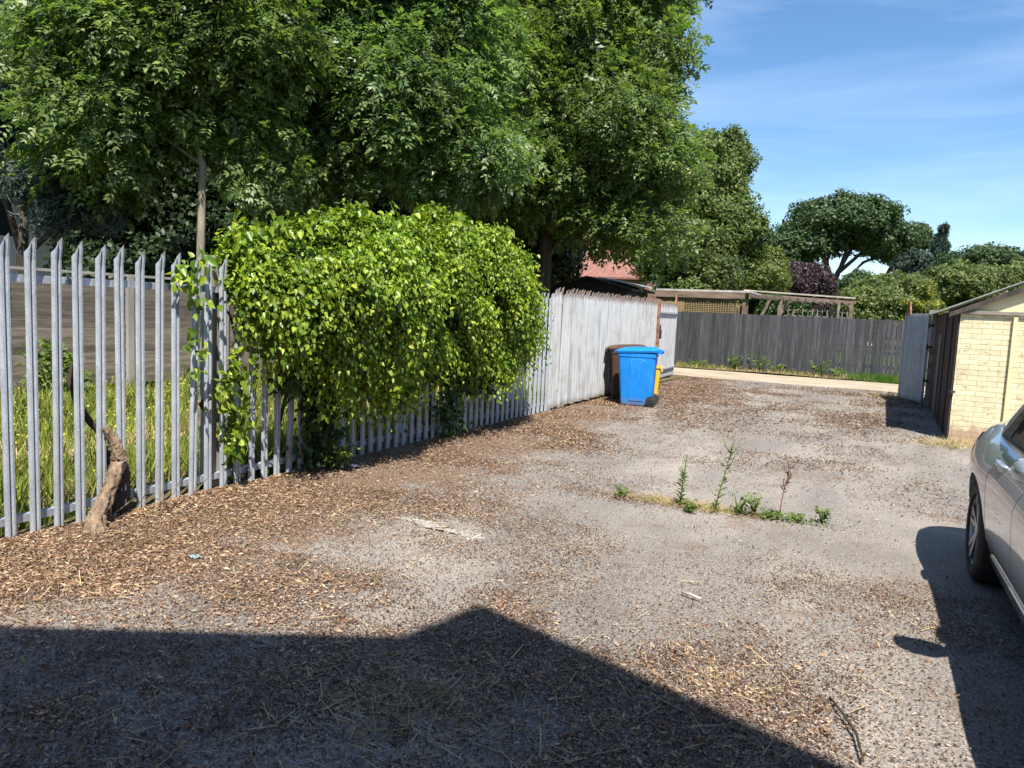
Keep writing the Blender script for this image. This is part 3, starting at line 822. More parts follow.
def wheelie_bin(label, body_m, lid_m, loc, rz):
    """local -y is the front, +y the back with wheels and handle"""
    b = empty('wheelie_bin', loc, rz, label, 'wheelie bin', 'wheelie bins by the white fence')
    st = [(.02, .44, .55, .05), (.06, .455, .565, .05), (.45, .5, .61, .04), (.88, .55, .66, .03), (.89, .57, .69, .03), (.955, .575, .70, .03), (.957, .54, .66, .03), (.80, .5, .62, .03)]
    mb = MB(); n = 20
    rings = [rrect(w_, d_, .05, c_) for z, w_, d_, c_ in st]
    vs = [(p[0], p[1], st[i][0]) for i, rg in enumerate(rings) for p in rg]
    fs = []
    for i in range(len(st) - 1):
        for k in range(n): fs.append((i * n + k, i * n + (k + 1) % n, (i + 1) * n + (k + 1) % n, (i + 1) * n + k))
    fs.append(tuple(range(n - 1, -1, -1))); fs.append(tuple((len(st) - 1) * n + k for k in range(n)))
    mb.add(vs, fs)
    body = mb.build('body', body_m, b, autosmooth=40)
    # raised arched panels on both flanks and a front panel
    for sx in (-1, 1):
        mb = MB(); out = []
        for k in range(9):
            a = math.pi * k / 8; out.append((.06 + .15 * math.cos(a), .80 + .06 * math.sin(a)))
        out += [(-.08, .1), (.19, .1)]
        vs = []
        for lvl, push in ((0, -.004), (1, .009)):
            for (yy, zz) in out:
                wx = .455 + (zz - .06) / .82 * .095
                yk = yy * (1 if lvl == 0 else .93)
                vs.append((sx * (wx / 2 + push), yk, zz + (0 if lvl == 0 else -.006)))
        m_ = len(out)
        fs = [(k, (k + 1) % m_, m_ + (k + 1) % m_, m_ + k) for k in range(m_)] + [tuple(m_ + k for k in range(m_))]
        mb.add(vs, fs); mb.build('panel', body_m, b)
    # lid: shallow dome with skirt, hinged at the back
    mb = MB()
    ls = [(.950, .60, .76, .03), (.985, .61, .77, .03), (.998, .58, .74, .03), (1.03, .46, .58, .05), (1.042, .3, .36, .07)]
    rings = [rrect(w_, d_, .06, c_) for z, w_, d_, c_ in ls]
    vs = [(p[0], p[1], ls[i][0] + .05 * (p[1] + .35)) for i, rg in enumerate(rings) for p in rg]; fs = []
    for i in range(len(ls) - 1):
        for k in range(n): fs.append((i * n + k, i * n + (k + 1) % n, (i + 1) * n + (k + 1) % n, (i + 1) * n + k))
    fs.append(tuple((len(ls) - 1) * n + k for k in range(n))); fs.append(tuple(range(n - 1, -1, -1)))
    mb.add(vs, fs)
    lid = mb.build('lid', lid_m, b, autosmooth=40)
    mb = MB(); mb.box((0, -.37, .965), (.2, .05, .03)); mb.build('lid_grip', lid_m, lid, bevel=.008)
    mb = MB(); mb.tube([(-.24, .46, 1.0), (.24, .46, 1.0)], .018, 10)
    for sx in (-.24, 0, .24): mb.box((sx, .42, .985), (.035, .1, .06))
    mb.build('handle', lid_m, b, autosmooth=40)
    mb = MB(); mb.tube([(-.27, .33, .1), (.27, .33, .1)], .012, 8); mb.build('axle', M['black_plastic'], b)
    for sx in (-1, 1):
        mb = MB(); mb.tube([(sx * .225, .33, .1), (sx * .232, .33, .1), (sx * .275, .33, .1), (sx * .28, .33, .1)], [.085, .1, .1, .085], 22)
        wh = mb.build('wheel', M['rubber'], b, autosmooth=40)
        mb = MB(); mb.tube([(sx * .277, .33, .1), (sx * .286, .33, .1)], [.05, .042], 16); mb.build('hub', M['black_plastic'], wh, autosmooth=40)
    return b
FACE = R(-79)
wheelie_bin('bright blue wheelie bin with black wheels, nearest the viewer', M['blue_plastic'], M['blue_lid'], (-4.02, 13.12, 0), FACE)
wheelie_bin('dark brown wheelie bin tucked behind the blue one', M['brown_plastic'], M['brown_plastic'], (-4.48, 13.9, 0), R(-66))
# yellow tub behind
yt = empty('storage_tub', (-4.36, 15.25, 0), R(-70), 'yellow plastic tub half hidden behind the blue bin', 'tub')
mb = MB(); st = [(.0, .3, .34), (.55, .38, .42), (.56, .42, .46), (.6, .42, .46), (.6, .38, .42), (.1, .3, .34)]
rings = [rrect(w_, d_, .05) for z, w_, d_ in st]; n = 20
vs = [(p[0], p[1], st[i][0]) for i, rg in enumerate(rings) for p in rg]; fs = []
for i in range(len(st) - 1):
    for k in range(n): fs.append((i * n + k, i * n + (k + 1) % n, (i + 1) * n + (k + 1) % n, (i + 1) * n + k))
fs.append(tuple(range(n - 1, -1, -1))); fs.append(tuple((len(st) - 1) * n + k for k in range(n)))
mb.add(vs, fs); mb.build('body', M['yellow_plastic'], yt, autosmooth=40)
mb = MB(); mb.box((0, .24, .5), (.2, .03, .04)); mb.build('handle', M['yellow_plastic'], yt, bevel=.006)

# ------------------------------------------------------------------ car
def interp(x, tab):
    for i in range(len(tab) - 1):
        if x <= tab[i + 1][0]:
            a, b = tab[i], tab[i + 1]; t_ = (x - a[0]) / (b[0] - a[0]) if b[0] > a[0] else 0
            t_ = max(0, min(1, t_))
            # Catmull-Rom style smoothing
            p0 = tab[i - 1] if i > 0 else a; p3 = tab[i + 2] if i + 2 < len(tab) else b
            m1 = (b[1] - p0[1]) / max(1e-6, (b[0] - p0[0])) * (b[0] - a[0]); m2 = (p3[1] - a[1]) / max(1e-6, (p3[0] - a[0])) * (b[0] - a[0])
            t2 = t_ * t_; t3 = t2 * t_
            return (2 * t3 - 3 * t2 + 1) * a[1] + (t3 - 2 * t2 + t_) * m1 + (-2 * t3 + 3 * t2) * b[1] + (t3 - t2) * m2
    return tab[-1][1]

CAR_L, RW, FW, WR = 4.63, .97, 3.78, .325
def make_car():
    car = empty('parked_car', (1.475, 6.57, 0), math.pi + R(1.5), 'silver saloon car parked facing the viewer at the right edge', 'car')
    # local +y = forward, x = left/right ; rear bumper at y=0
    W = [(0, .60), (.06, .72), (.2, .82), (.5, .885), (.97, .915), (1.4, .895), (2.2, .89), (3.1, .895), (3.78, .905), (4.2, .85), (4.45, .74), (4.58, .6), (4.63, .5)]
    ZT = [(0, .86), (.06, .94), (.2, .985), (.6, .99), (.9, .985), (1.4, .97), (2.4, .955), (3.2, .955), (3.4, .95), (4.0, .88), (4.4, .78), (4.58, .68), (4.63, .62)]
    ZB = [(0, .42), (.1, .32), (.4, .24), (.97, .2), (3.78, .2), (4.3, .2), (4.55, .24), (4.63, .36)]
    ys_ = [0, .03, .06, .12, .2, .3, .4] + [.5 + .075 * k for k in range(50)] + [4.28, 4.36, 4.44, 4.5, 4.55, 4.59, 4.63]
    ys_ = sorted(set(round(v, 3) for v in ys_ if v <= 4.63))
    def section(y):
        w_ = interp(y, W); zt = interp(y, ZT); zb = interp(y, ZB)
        k = lambda f_: zb + (zt - zb) * f_
        return [(0, zb), (w_ * .8, zb), (w_ * .9, zb + .02), (w_ * .935, k(.12)), (w_ * .965, k(.22)), (w_ * .985, k(.38)), (w_ * .996, k(.55)), (w_ * 1.0, k(.68)), (w_ * .985, k(.745)), (w_ * .965, k(.79)), (w_ * .93, k(.86)), (w_ * .88, k(.93)), (w_ * .80, k(.985)), (w_ * .5, zt + .03), (0, zt + .045)]
    half = [section(y) for y in ys_]
    n = len(half[0]); ring = 2 * n - 2
    vs = []; fs = []
    for y, s in zip(ys_, half):
        pts = s + [(-p[0], p[1]) for p in s[-2:0:-1]]
        vs += [(p[0], y, p[1]) for p in pts]
    for i in range(len(ys_) - 1):
        for k in range(ring):
            k2 = (k + 1) % ring
            fs.append((i * ring + k, i * ring + k2, (i + 1) * ring + k2, (i + 1) * ring + k))
    fs.append(tuple(range(ring))); fs.append(tuple((len(ys_) - 1) * ring + k for k in range(ring - 1, -1, -1)))
    mb = MB(); mb.add(vs, fs)
    body = mb.build('body', M['car_paint'])
    # wheel arches by boolean
    cut = MB()
    for yy in (RW, FW):
        for sx in (-1, 1):
            cut.tube([(sx * .60, yy, WR), (sx * 1.1, yy, WR)], WR + .045, 40)
    cu = cut.build('wheel_arch_cut', M['black_plastic'])
    md = body.modifiers.new('b', 'BOOLEAN'); md.object = cu; md.operation = 'DIFFERENCE'; md.solver = 'EXACT'
    dg = bpy.context.evaluated_depsgraph_get()
    me = bpy.data.meshes.new_from_object(body.evaluated_get(dg))
    body.modifiers.clear(); body.data = me
    bpy.data.objects.remove(cu)
    me.polygons.foreach_set('use_smooth', [True] * len(me.polygons)); me.set_sharp_from_angle(angle=R(32))
    me.materials.clear(); me.materials.append(M['car_paint']); me.update()
    body.parent = car
    # arch liners
    for yy in (RW, FW):
        for sx in (-1, 1):
            mb = MB()
            def fn(i, j, yy=yy, sx=sx):
                a = R(-20 + 220 * i / 24); rr = WR + .043
                return (sx * (.605 + .26 * j), yy + rr * math.cos(a), WR + rr * math.sin(a))
            mb.grid(25, 2, fn)
            c_ = [(sx * .607, yy + (WR + .043) * math.cos(2 * math.pi * k / 24), WR + (WR + .043) * math.sin(2 * math.pi * k / 24)) for k in range(24)]
            mb.add(c_, [tuple(range(24))])
            mb.build('wheel_arch_liner', M['rubber'], car, fix=False)
    # cabin
    RZ = [(.62, 1.07), (.8, 1.155), (1.1, 1.305), (1.35, 1.375), (1.7, 1.418), (2.1, 1.43), (2.45, 1.405), (2.7, 1.33), (3.0, 1.18), (3.42, .955)]
    BW = [(.62, .735), (1.0, .785), (1.5, .795), (2.4, .785), (3.0, .77), (3.42, .68)]
    def cab(y, v):
        zr = interp(y, RZ); bw = interp(y, BW); zb = min(.95, zr - .03)
        hgt = zr - zb; k = hgt / .48
        tab = [(0, bw, zb), (.5, bw - .1 * k, zb + hgt * .5), (.8, bw - .185 * k, zb + hgt * .83), (.9, bw - .24 * k, zb + hgt * .94), (1.0, bw - .34 * k, zb + hgt * .985), (1.25, bw * .4, zr - .004), (1.5, 0, zr)]
        for i in range(len(tab) - 1):
            if v <= tab[i + 1][0]:
                a, b = tab[i], tab[i + 1]; t_ = (v - a[0]) / (b[0] - a[0])
                return (a[1] + (b[1] - a[1]) * t_, a[2] + (b[2] - a[2]) * t_)
        return (0, zr)
    cys = [.62 + (3.42 - .62) * k / 44 for k in range(45)]
    vsn = [0, .12, .25, .37, .5, .6, .7, .8, .85, .9, .95, 1.0, 1.1, 1.25, 1.5]
    mb = MB(); vs = []; m_ = len(vsn)
    for y in cys:
        L_ = [cab(y, v) for v in vsn]
        vs += [(p[0], y, p[1]) for p in L_] + [(-p[0], y, p[1]) for p in L_[-2::-1]]
    rg = 2 * m_ - 1
    fs = [(i * rg + k, i * rg + k + 1, (i + 1) * rg + k + 1, (i + 1) * rg + k) for i in range(len(cys) - 1) for k in range(rg - 1)]
    mb.add(vs, fs); mb.build('cabin', M['car_paint'], car, autosmooth=35)
    # side glass, each window its own part
    def side_win(name, sx, ya, yb, cut_a, cut_b, m_, off=.005, va=.06, vb=.82):
        mb = MB()
        def fn(i, j):
            v = va + (vb - va) * j / 8
            y0 = ya + cut_a * (j / 8); y1 = yb + cut_b * (j / 8)
            y = y0 + (y1 - y0) * i / 10
            x, z = cab(y, v); return (sx * (x + off), y, z + off * .3)
        mb.grid(11, 9, fn); return mb.build(name, m_, car, smooth=True)
    for sx in (-1, 1):
        side_win('window_trim', sx, .98, 3.16, .28, -.62, M['black_plastic'], .003, .02, .87)
        side_win('window', sx, 1.06, 1.3, .27, .05, M['glass'], .008)
        side_win('window', sx, 1.35, 2.12, .05, -.02, M['glass'], .008)
        side_win('window', sx, 2.2, 3.06, -.02, -.55, M['glass'], .008)
    # screens
    for nm, a, b in (('rear_window', .68, 1.28), ('windscreen', 2.62, 3.36)):
        mb = MB()
        def fn(i, j, a=a, b=b):
            y = a + (b - a) * i / 8
            v = 1.0 + (.5) * abs(j - 6) and None
            t_ = (j - 6) / 6.0
            x1, z1 = cab(y, .97); _, zc = cab(y, 1.5)
            return (t_ * x1, y, z1 + (zc - z1) * (1 - t_ * t_) + .008)
        mb.grid(9, 13, fn); mb.build(nm, M['glass'], car, smooth=True)
    # sills, handles, mirrors, lamps
    for sx in (-1, 1):
        mb = MB()
        mb.add([(sx * .76, 1.40, .18), (sx * .815, 1.40, .19), (sx * .846, 1.40, .285), (sx * .80, 1.40, .34), (sx * .76, 3.34, .18), (sx * .815, 3.34, .19), (sx * .846, 3.34, .285), (sx * .80, 3.34, .34)],
               [(0, 1, 2, 3), (7, 6, 5, 4), (0, 4, 5, 1), (1, 5, 6, 2), (2, 6, 7, 3), (3, 7, 4, 0)])
        mb.build('sill', M['car_paint'], car, bevel=.012)
        for yy in (1.5, 2.55):
            mb = MB(); w_ = interp(yy, W)
            mb.tube([(sx * (w_ * .94), yy - .12, .845), (sx * (w_ * .94 + .022), yy - .09, .848), (sx * (w_ * .94 + .027), yy, .85), (sx * (w_ * .94 + .022), yy + .09, .848), (sx * (w_ * .94), yy + .12, .845)], [.012, .016, .017, .016, .012], 8)
            mb.build('door_handle', M['car_paint'], car, smooth=True)
        # door seams: thin dark strips following the flank
        for yy in (1.34, 2.16, 3.2):
            mb = MB()
            s = section(yy)[3:11]
            vv = []
            for p in s: vv += [(sx * (p[0] + .0015), yy - .003, p[1]), (sx * (p[0] + .0015), yy + .003, p[1])]
            mb.add(vv, [(2 * i, 2 * i + 1, 2 * i + 3, 2 * i + 2) for i in range(len(s) - 1)])
            mb.build('door_seam', M['black_plastic'], car, fix=False)
        # mirror
        mb = MB()
        rg_ = []
        for (yy, s_) in ((-.07, .8), (-.05, .98), (.0, 1.0), (.06, .85), (.1, .5)):
            for k in range(14):
                a = 2 * math.pi * k / 14
                cx_ = .125 * s_ * math.copysign(abs(math.cos(a)) ** .7, math.cos(a)); cz_ = .058 * s_ * math.copysign(abs(math.sin(a)) ** .7, math.sin(a))
                rg_.append((sx * (.905 + cx_), 2.86 + yy, 1.03 + cz_))
        fs = [(i * 14 + k, i * 14 + (k + 1) % 14, (i + 1) * 14 + (k + 1) % 14, (i + 1) * 14 + k) for i in range(4) for k in range(14)]
        fs += [tuple(range(14)), tuple(56 + k for k in range(14))]
        mb.add(rg_, fs); mi = mb.build('mirror', M['car_paint'], car, autosmooth=50)
        mb = MB(); mb.bar((sx * .74, 2.86, .96), (sx * .85, 2.86, .985), .05, .035); mb.build('mirror_arm', M['black_plastic'], mi)
        mb = MB(); mb.add([(sx * (.905 + .105 * math.cos(2 * math.pi * k / 14)), 2.786, 1.03 + .048 * math.sin(2 * math.pi * k / 14)) for k in range(14)], [tuple(range(14))]); mb.build('mirror_glass', M['chrome'], mi, fix=False)
        # lamps
        mb = MB()
        def fl(i, j, sx=sx):
            y = 4.2 + .33 * i / 6; w_ = interp(y, W); zt = interp(y, ZT); return (sx * w_ * (.985 - .10 * (i / 6) + .006), y + .006, zt - .05 - .12 * j)
        mb.grid(7, 2, fl); mb.build('headlight', M['clear_lens'], car, fix=False)
        mb = MB()
        def tl(i, j, sx=sx):
            y = .02 + .34 * i / 6; s = section(y); a, b = s[8], s[10]; t_ = j
            return (sx * (a[0] + (b[0] - a[0]) * t_ + .006), y - .004, a[1] + (b[1] - a[1]) * t_)
        mb.grid(7, 2, tl); mb.build('tail_light', M['red_lens'], car, fix=False)
    # wheels
    for yy in (RW, FW):
        for sx in (-1, 1):
            x0 = sx * .885
            prof_ = [(-.215, .235), (-.21, .29), (-.19, .318), (-.15, .325), (-.06, .325), (-.02, .318), (.0, .29), (.006, .26), (.0, .238), (-.02, .232)]
            nn = 36; mb = MB()
            vs = [(x0 + sx * px, yy + pr_ * math.cos(2 * math.pi * k / nn), WR + pr_ * math.sin(2 * math.pi * k / nn)) for px, pr_ in prof_ for k in range(nn)]
            fs = [(i * nn + k, i * nn + (k + 1) % nn, (i + 1) * nn + (k + 1) % nn, (i + 1) * nn + k) for i in range(len(prof_) - 1) for k in range(nn)]
            mb.add(vs, fs)
            wh = empty('wheel', (0, 0, 0)); wh.parent = car
            mb.build('tyre', M['rubber'], wh, autosmooth=45)
            mb = MB()
            rp_ = [(-.02, .234), (-.012, .226), (-.03, .214), (-.15, .2), (-.16, .0)]
            vs = [(x0 + sx * px, yy + pr_ * math.cos(2 * math.pi * k / nn), WR + pr_ * math.sin(2 * math.pi * k / nn)) for px, pr_ in rp_ for k in range(nn)]
            fs = [(i * nn + k, i * nn + (k + 1) % nn, (i + 1) * nn + (k + 1) % nn, (i + 1) * nn + k) for i in range(len(rp_) - 1) for k in range(nn)]
            mb.add(vs, fs)
            for k in range(5):
                for dd in (-.13, .13):
                    a = 2 * math.pi * k / 5 + dd + .3; a2 = 2 * math.pi * k / 5 + dd * 1.6 + .3
                    mb.bar((x0 - sx * .035, yy + .05 * math.cos(a), WR + .05 * math.sin(a)), (x0 - sx * .022, yy + .222 * math.cos(a2), WR + .222 * math.sin(a2)), .026, .026)
            mb.tube([(x0 - sx * .06, yy, WR), (x0 - sx * .018, yy, WR)], [.065, .05], 16)
            mb.build('rim', M['alloy'], wh, autosmooth=40)
    # fuel flap outline, roof aerial, grille, bumper intake
    mb = MB(); mb.add([(-.2, 4.622, .5), (.2, 4.622, .5), (.25, 4.6, .64), (-.25, 4.6, .64), (-.2, 4.65, .5), (.2, 4.65, .5), (.25, 4.63, .64), (-.25, 4.63, .64)], [(3, 2, 1, 0), (4, 5, 6, 7), (0, 1, 5, 4), (1, 2, 6, 5), (2, 3, 7, 6), (3, 0, 4, 7)]); mb.build('grille', M['black_plastic'], car, bevel=.006)
    mb = MB(); mb.prism([(1.35, 1.38), (1.52, 1.41), (1.36, 1.45)], 'x', -.012, .012); mb.build('aerial', M['car_paint'], car)
    return car
make_car()

# ------------------------------------------------------------------ foliage
def leaflet(cx, cy, ang, L_, w_, z0=0):
    """a rhombus leaflet, base (cx,cy), pointing at ang from +y"""
    s, c = math.sin(ang), math.cos(ang)
    pts = [(0, 0), (w_ / 2, L_ * .42), (0, L_), (-w_ / 2, L_ * .42)]
    out = []
    for i, (px, py) in enumerate(pts):
        z = z0 - (.12 * L_ if i == 2 else 0) + (.05 * L_ if i in (1, 3) else 0)
        out.append((cx + px * c + py * s, cy - px * s + py * c, z))
    return out
def ash_template(pairs=4):
    T = []
    for k in range(pairs):
        y = .22 + .62 * k / (pairs - 1); z = -.28 * y * y
        for s in (-1, 1): T += leaflet(0, y, s * R(62 - 6 * k), .34, .125, z)
    T += leaflet(0, .86, 0, .32, .125, -.26)
    F = np.arange(len(T)).reshape(-1, 4)
    return np.array(T), F
def ash_variant(seed, pairs):
    rg = random.Random(seed); T = []
    for k in range(pairs):
        y = .16 + .66 * k / (pairs - 1); z = -.34 * y * y
        for s in (-1, 1):
            if rg.random() < .12: continue
            T += leaflet(rg.uniform(-.02, .02), y + rg.uniform(-.05, .05), s * R(rg.uniform(38, 72)), rg.uniform(.26, .42), rg.uniform(.12, .19), z - rg.uniform(0, .14))
    T += leaflet(0, .84, rg.uniform(-.3, .3), .36, .16, -.3)
    T = np.array(T); T[:, 0] += .12 * rg.uniform(-1, 1) * T[:, 1] ** 2
    return T, np.arange(len(T)).reshape(-1, 4)
ASH_V = [ash_variant(3, 4), ash_variant(5, 5), ash_variant(8, 3), ash_variant(11, 4)]
HEART_T = np.array([(0, 0, 0), (.36, .12, .06), (.40, .45, .07), (0, 1.0, -.18), (-.40, .45, .07), (-.36, .12, .06), (0, .4, -.02)])
HEART_F = np.array([(0, 1, 2, 6), (6, 2, 3, 3), (0, 6, 4, 5), (6, 3, 4, 4)])
HEART_T = np.array([(0, 0, 0), (.32, .12, .1), (.30, .5, .08), (0, 1.0, -.18), (-.30, .5, .08), (-.32, .12, .1)])
HEART_F = np.array([(0, 1, 2, 3), (0, 3, 4, 5)])
RH_T = np.array([(0, 0, 0), (.34, .45, .08), (0, 1, -.08), (-.34, .45, .08)])
RH_F = np.array([(0, 1, 2, 3)])
def tuft_template(k, seed, spread=.8, wid=.3):
    """a little spray of k rhombus leaves around the origin for trees far off"""
    rg = np.random.default_rng(seed); T = []
    for i in range(k):
        d = norm(rg.normal(size=3)); nn = norm(np.cross(d, rg.normal(size=3))); x = np.cross(d, nn)
        b = d * .1 + rg.normal(size=3) * spread * .35
        for px, py in ((0, 0), (wid, .4), (0, 1), (-wid, .4)): T.append(b + x * px * .7 + d * py * .7)
    T = np.array(T); return T, np.arange(len(T)).reshape(-1, 4)
TUFT_T, TUFT_F = tuft_template(5, 3)
NEEDLE_T, NEEDLE_F = tuft_template(7, 5, .5, .09)

def clump_centres(lobes, spacing, bias=.55, flat=1.0):
    C = []; L_id = []
    for li, (c, rx, rz) in enumerate(lobes):
        n = int(max(6, 9.0 * (rx * rx * rz) / spacing ** 3))
        d = rnd_dir(n); rad = RNG.random(n) ** (1 / 3 * bias)
        rad *= .82 + .36 * vnoise(d[:, 0] * 2 + c[0], d[:, 1] * 2 + d[:, 2] * 2 + c[1], 1.2, 3)
        C.append(np.array(c) + d * rad[:, None] * np.array([rx, rx, rz])); L_id += [li] * n
    return np.concatenate(C), np.array(L_id)

def make_tree(name, label, cat, base, trunk_r, lobes, spacing, per, clump_r, leaf, leaf_size, m, bark, group=None, droop=.55, up=.7, trunk_pts=None, skin=.6, squash=.75, limbs=True):
    tr = empty(name, base, 0, label, cat, group)
    C, lid = clump_centres(lobes, spacing)
    top = np.mean([np.array(l[0]) for l in lobes], 0)
    # wood
    mb = MB()
    base_v = Vector(base)
    if trunk_pts is None:
        tp = Vector((base[0] * .6 + top[0] * .4, base[1] * .6 + top[1] * .4, top[2] * .8))
        trunk_pts = [base, tuple(base_v.lerp(tp, .35) + Vector((random.uniform(-.1, .1), random.uniform(-.1, .1), 0))), tuple(base_v.lerp(tp, .7)), tuple(tp)]
    tp = [Vector(p) for p in trunk_pts]
    k = len(tp)
    mb.tube(tp, [trunk_r * (1.25 if i == 0 else 1) * (1 - .55 * i / (k - 1)) for i in range(k)], 10)
    if limbs:
        for li, (c, rx, rz) in enumerate(lobes):
            c = Vector(c)
            i0 = random.choice(range(max(1, k - 2), k)); a = tp[i0]
            if c.z < a.z: a = tp[max(1, i0 - 1)]
            mid = a.lerp(c, .5) + Vector((random.uniform(-.12, .12), random.uniform(-.12, .12), .12)) * (c - a).length
            mb.tube([a, mid, c], [trunk_r * .42, trunk_r * .3, trunk_r * .14], 7)
            idx = np.where(lid == li)[0]
            for q in idx[:24]:
                p = Vector(C[q]); md_ = c.lerp(p, .5) + Vector((0, 0, .06)) * (p - c).length
                mb.tube([mid.lerp(c, .7), md_, p], [trunk_r * .12, trunk_r * .08, trunk_r * .03], 5)
    place_abs(mb.build('trunk', bark, smooth=True, fix=False), tr)
    # leaves
    if not isinstance(leaf, list): T, F = leaf
    n = len(C) * per
    cc = np.repeat(C, per, 0)
    crad = np.repeat(clump_r * (.6 + .8 * RNG.random(len(C))), per)
    d = rnd_dir(n)
    pos = cc + d * (RNG.random(n) ** .45 * crad)[:, None] * np.array([1, 1, squash])
    lc = np.repeat(np.array([np.array(lobes[i][0]) for i in lid]), per, 0)
    outw = norm(pos - lc)
    ax = norm(d * .8 + outw * .5 + RNG.normal(size=(n, 3)) * .35 + np.array([0, 0, -droop]))
    nr = norm(np.array([0, 0, up]) + outw * .5 + RNG.normal(size=(n, 3)) * .45)
    sz = leaf_size * (.65 + .7 * RNG.random(n))
    if isinstance(leaf, list):
        Vs = []; Fs = []; b0 = 0
        sz = sz * (.75 + .5 * RNG.random(n))
        for q, (T, F) in enumerate(leaf):
            sl = slice(q, None, len(leaf))
            V, FF = leaves(T, F, pos[sl], ax[sl], nr[sl], sz[sl]); Vs.append(V); Fs.append(FF + b0); b0 += len(V)
        V = np.concatenate(Vs); FF = np.concatenate(Fs)
    else:
        V, FF = leaves(T, F, pos, ax, nr, sz)
    o = np_mesh('crown', V, FF, m)
    place_abs(o, tr)
    return tr

ASH1 = [((-12.41, 9.48, 6.23), 1.64, 1.09), ((-12.65, 8.85, 4.68), 1.07, 0.89), ((-11.7, 10.5, 5.1), 1.1, 0.7), ((-11.03, 10.17, 6.3), 1.28, 1.09), ((-12.52, 10.21, 8.31), 2.46, 1.32), ((-14.19, 9.12, 5.96), 1.14, 1.14), ((-10.77, 10.43, 4.38), 0.65, 0.75), ((-13.3, 9.2, 4.0), .9, 0.6)]
ASH2 = [((-12.6, 11.6, 7.2), 1.1, 1.0), ((-12.2, 11.6, 5.6), .8, .7), ((-11.41, 12.87, 7.04), 1.73, 1.3), ((-9.55, 13.25, 6.14), 1.48, 1.26), ((-11.64, 12.54, 5.08), 0.97, 0.97), ((-12.07, 12.56, 4.15), 0.77, 0.48), ((-10.07, 13.31, 4.94), 1.41, 0.86), ((-10.96, 13.92, 9.47), 2.9, 1.56), ((-8.89, 14.25, 5.08), 1.32, 1.1), ((-9.6, 14.39, 7.54), 1.56, 1.34)]
ASH3 = [((-9.3, 16.8, 7.6), 1.3, 1.3), ((-9.2, 16.9, 5.7), 1.2, 1.0), ((-8.93, 19.97, 9.32), 2.27, 1.7), ((-7.2, 20.9, 9.14), 1.6, 1.45), ((-10.03, 18.62, 7.14), 2.08, 1.66), ((-7.79, 19.72, 6.97), 2.08, 1.52), ((-6.45, 20.26, 5.79), 1.52, 1.25), ((-9.08, 19.43, 5.4), 1.9, 1.1), ((-7.4, 19.94, 4.4), 1.3, 0.8), ((-5.9, 20.3, 4.0), 1.0, 0.75), ((-9.6, 21.12, 12.65), 4.16, 2.38), ((-10.82, 19.09, 5.1), 1.6, 1.0), ((-6.7, 21.3, 7.7), .9, .7)]
LIME = [((-8.55, 34.56, 7.52), 2.3, 2.3), ((-7.62, 35.15, 8.71), 1.61, 1.38), ((-6.74, 34.11, 5.42), 1.69, 1.78), ((-8.47, 33.16, 4.66), 2.23, 1.56), ((-9.74, 33.91, 7.0), 2.3, 2.3), ((-7.33, 32.46, 3.32), 1.73, 1.08)]
CEDAR = [((-14.96, 8.53, 4.25), 0.7, 0.5), ((-14.05, 8.55, 3.3), 0.5, 0.5), ((-15.84, 8.76, 5.08), 0.98, 0.78), ((-13.69, 9.05, 3.05), 0.47, 0.3)]
DARK1 = [((-21.3, 15.2, 5.2), 1.8, 1.9), ((-20.07, 14.97, 4.11), 2.38, 1.78), ((-18.46, 16.89, 4.04), 2.49, 1.55), ((-25.4, 14.99, 8.04), 2.92, 2.59), ((-23.72, 16.95, 8.11), 3.04, 2.7), ((-19.3, 15.6, 2.0), 3.0, 1.6), ((-16.5, 17.0, 2.0), 2.5, 1.5)]
DARK2 = [((-17.06, 19.88, 4.57), 2.36, 1.01), ((-14.72, 21.16, 5.53), 2.03, 2.03), ((-20.32, 20.86, 7.81), 3.28, 2.92), ((-13.29, 22.83, 4.03), 2.11, 1.76), ((-10.94, 22.84, 3.69), 1.69, 1.35), ((-15.5, 20.5, 2.4), 2.5, 1.6)]
DOME = [((-4.88, 88.62, 12.9), 5.0, 2.4), ((-8.3, 86.78, 10.9), 3.2, 1.9), ((-10.8, 85.46, 8.9), 2.7, 2.3), ((-1.2, 90.19, 11.3), 3.4, 1.8), ((-.3, 90.6, 9.9), 2.0, .9), ((-6.2, 88, 10.2), 1.6, .8), ((-6.6, 88.66, 13.3), 2.3, 1.5), ((-2.9, 90.93, 13.6), 2.3, 1.5), ((-9.3, 86.2, 9.4), 2.0, 1.4)]
DOME2 = [((1.13, 95.97, 11.67), 2.2, 1.5), ((2.3, 96.51, 11.9), 1.1, 1.1), ((0.28, 95.32, 9.9), 1.2, 0.7)]
PURP = [((-4.86, 48.36, 3.99), 1.7, 1.22), ((-5.65, 47.93, 3.64), 1.09, 1.09), ((-4.01, 48.74, 3.6), 1.09, 0.85), ((-4.8, 48.3, 2.4), 1.5, 1.2)]
YS1 = [((-7.24, 41.55, 3.85), 2.16, 0.76), ((-6.38, 44.3, 4.59), 1.14, 1.42), ((-8.23, 43.46, 5.34), 1.42, 1.42), ((-7.1, 42.5, 2.5), 2.2, 1.3)]
MASS1 = [((8.35, 69.78, 5.6), 2.3, 1.2), ((4.2, 64.14, 4.9), 2.6, 1.2), ((6.4, 66.5, 4.9), 2.0, 1.3), ((6.0, 68.5, 3.2), 4.5, 2.0)]
MASS5 = [((6.6, 72.5, 7.0), 2.9, 1.3), ((8.3, 74.3, 7.7), 2.2, .8), ((4.9, 72, 6.2), 1.6, 1.2), ((6.8, 72.8, 5.2), 3.0, 1.5)]
MASS2 = [((0.2, 56.15, 4.2), 2.0, .9), ((-1.3, 53.29, 3.3), 1.5, 0.7), ((0.92, 53.46, 3.76), 1.59, 0.89), ((0, 54.5, 2.4), 3.2, 1.4)]
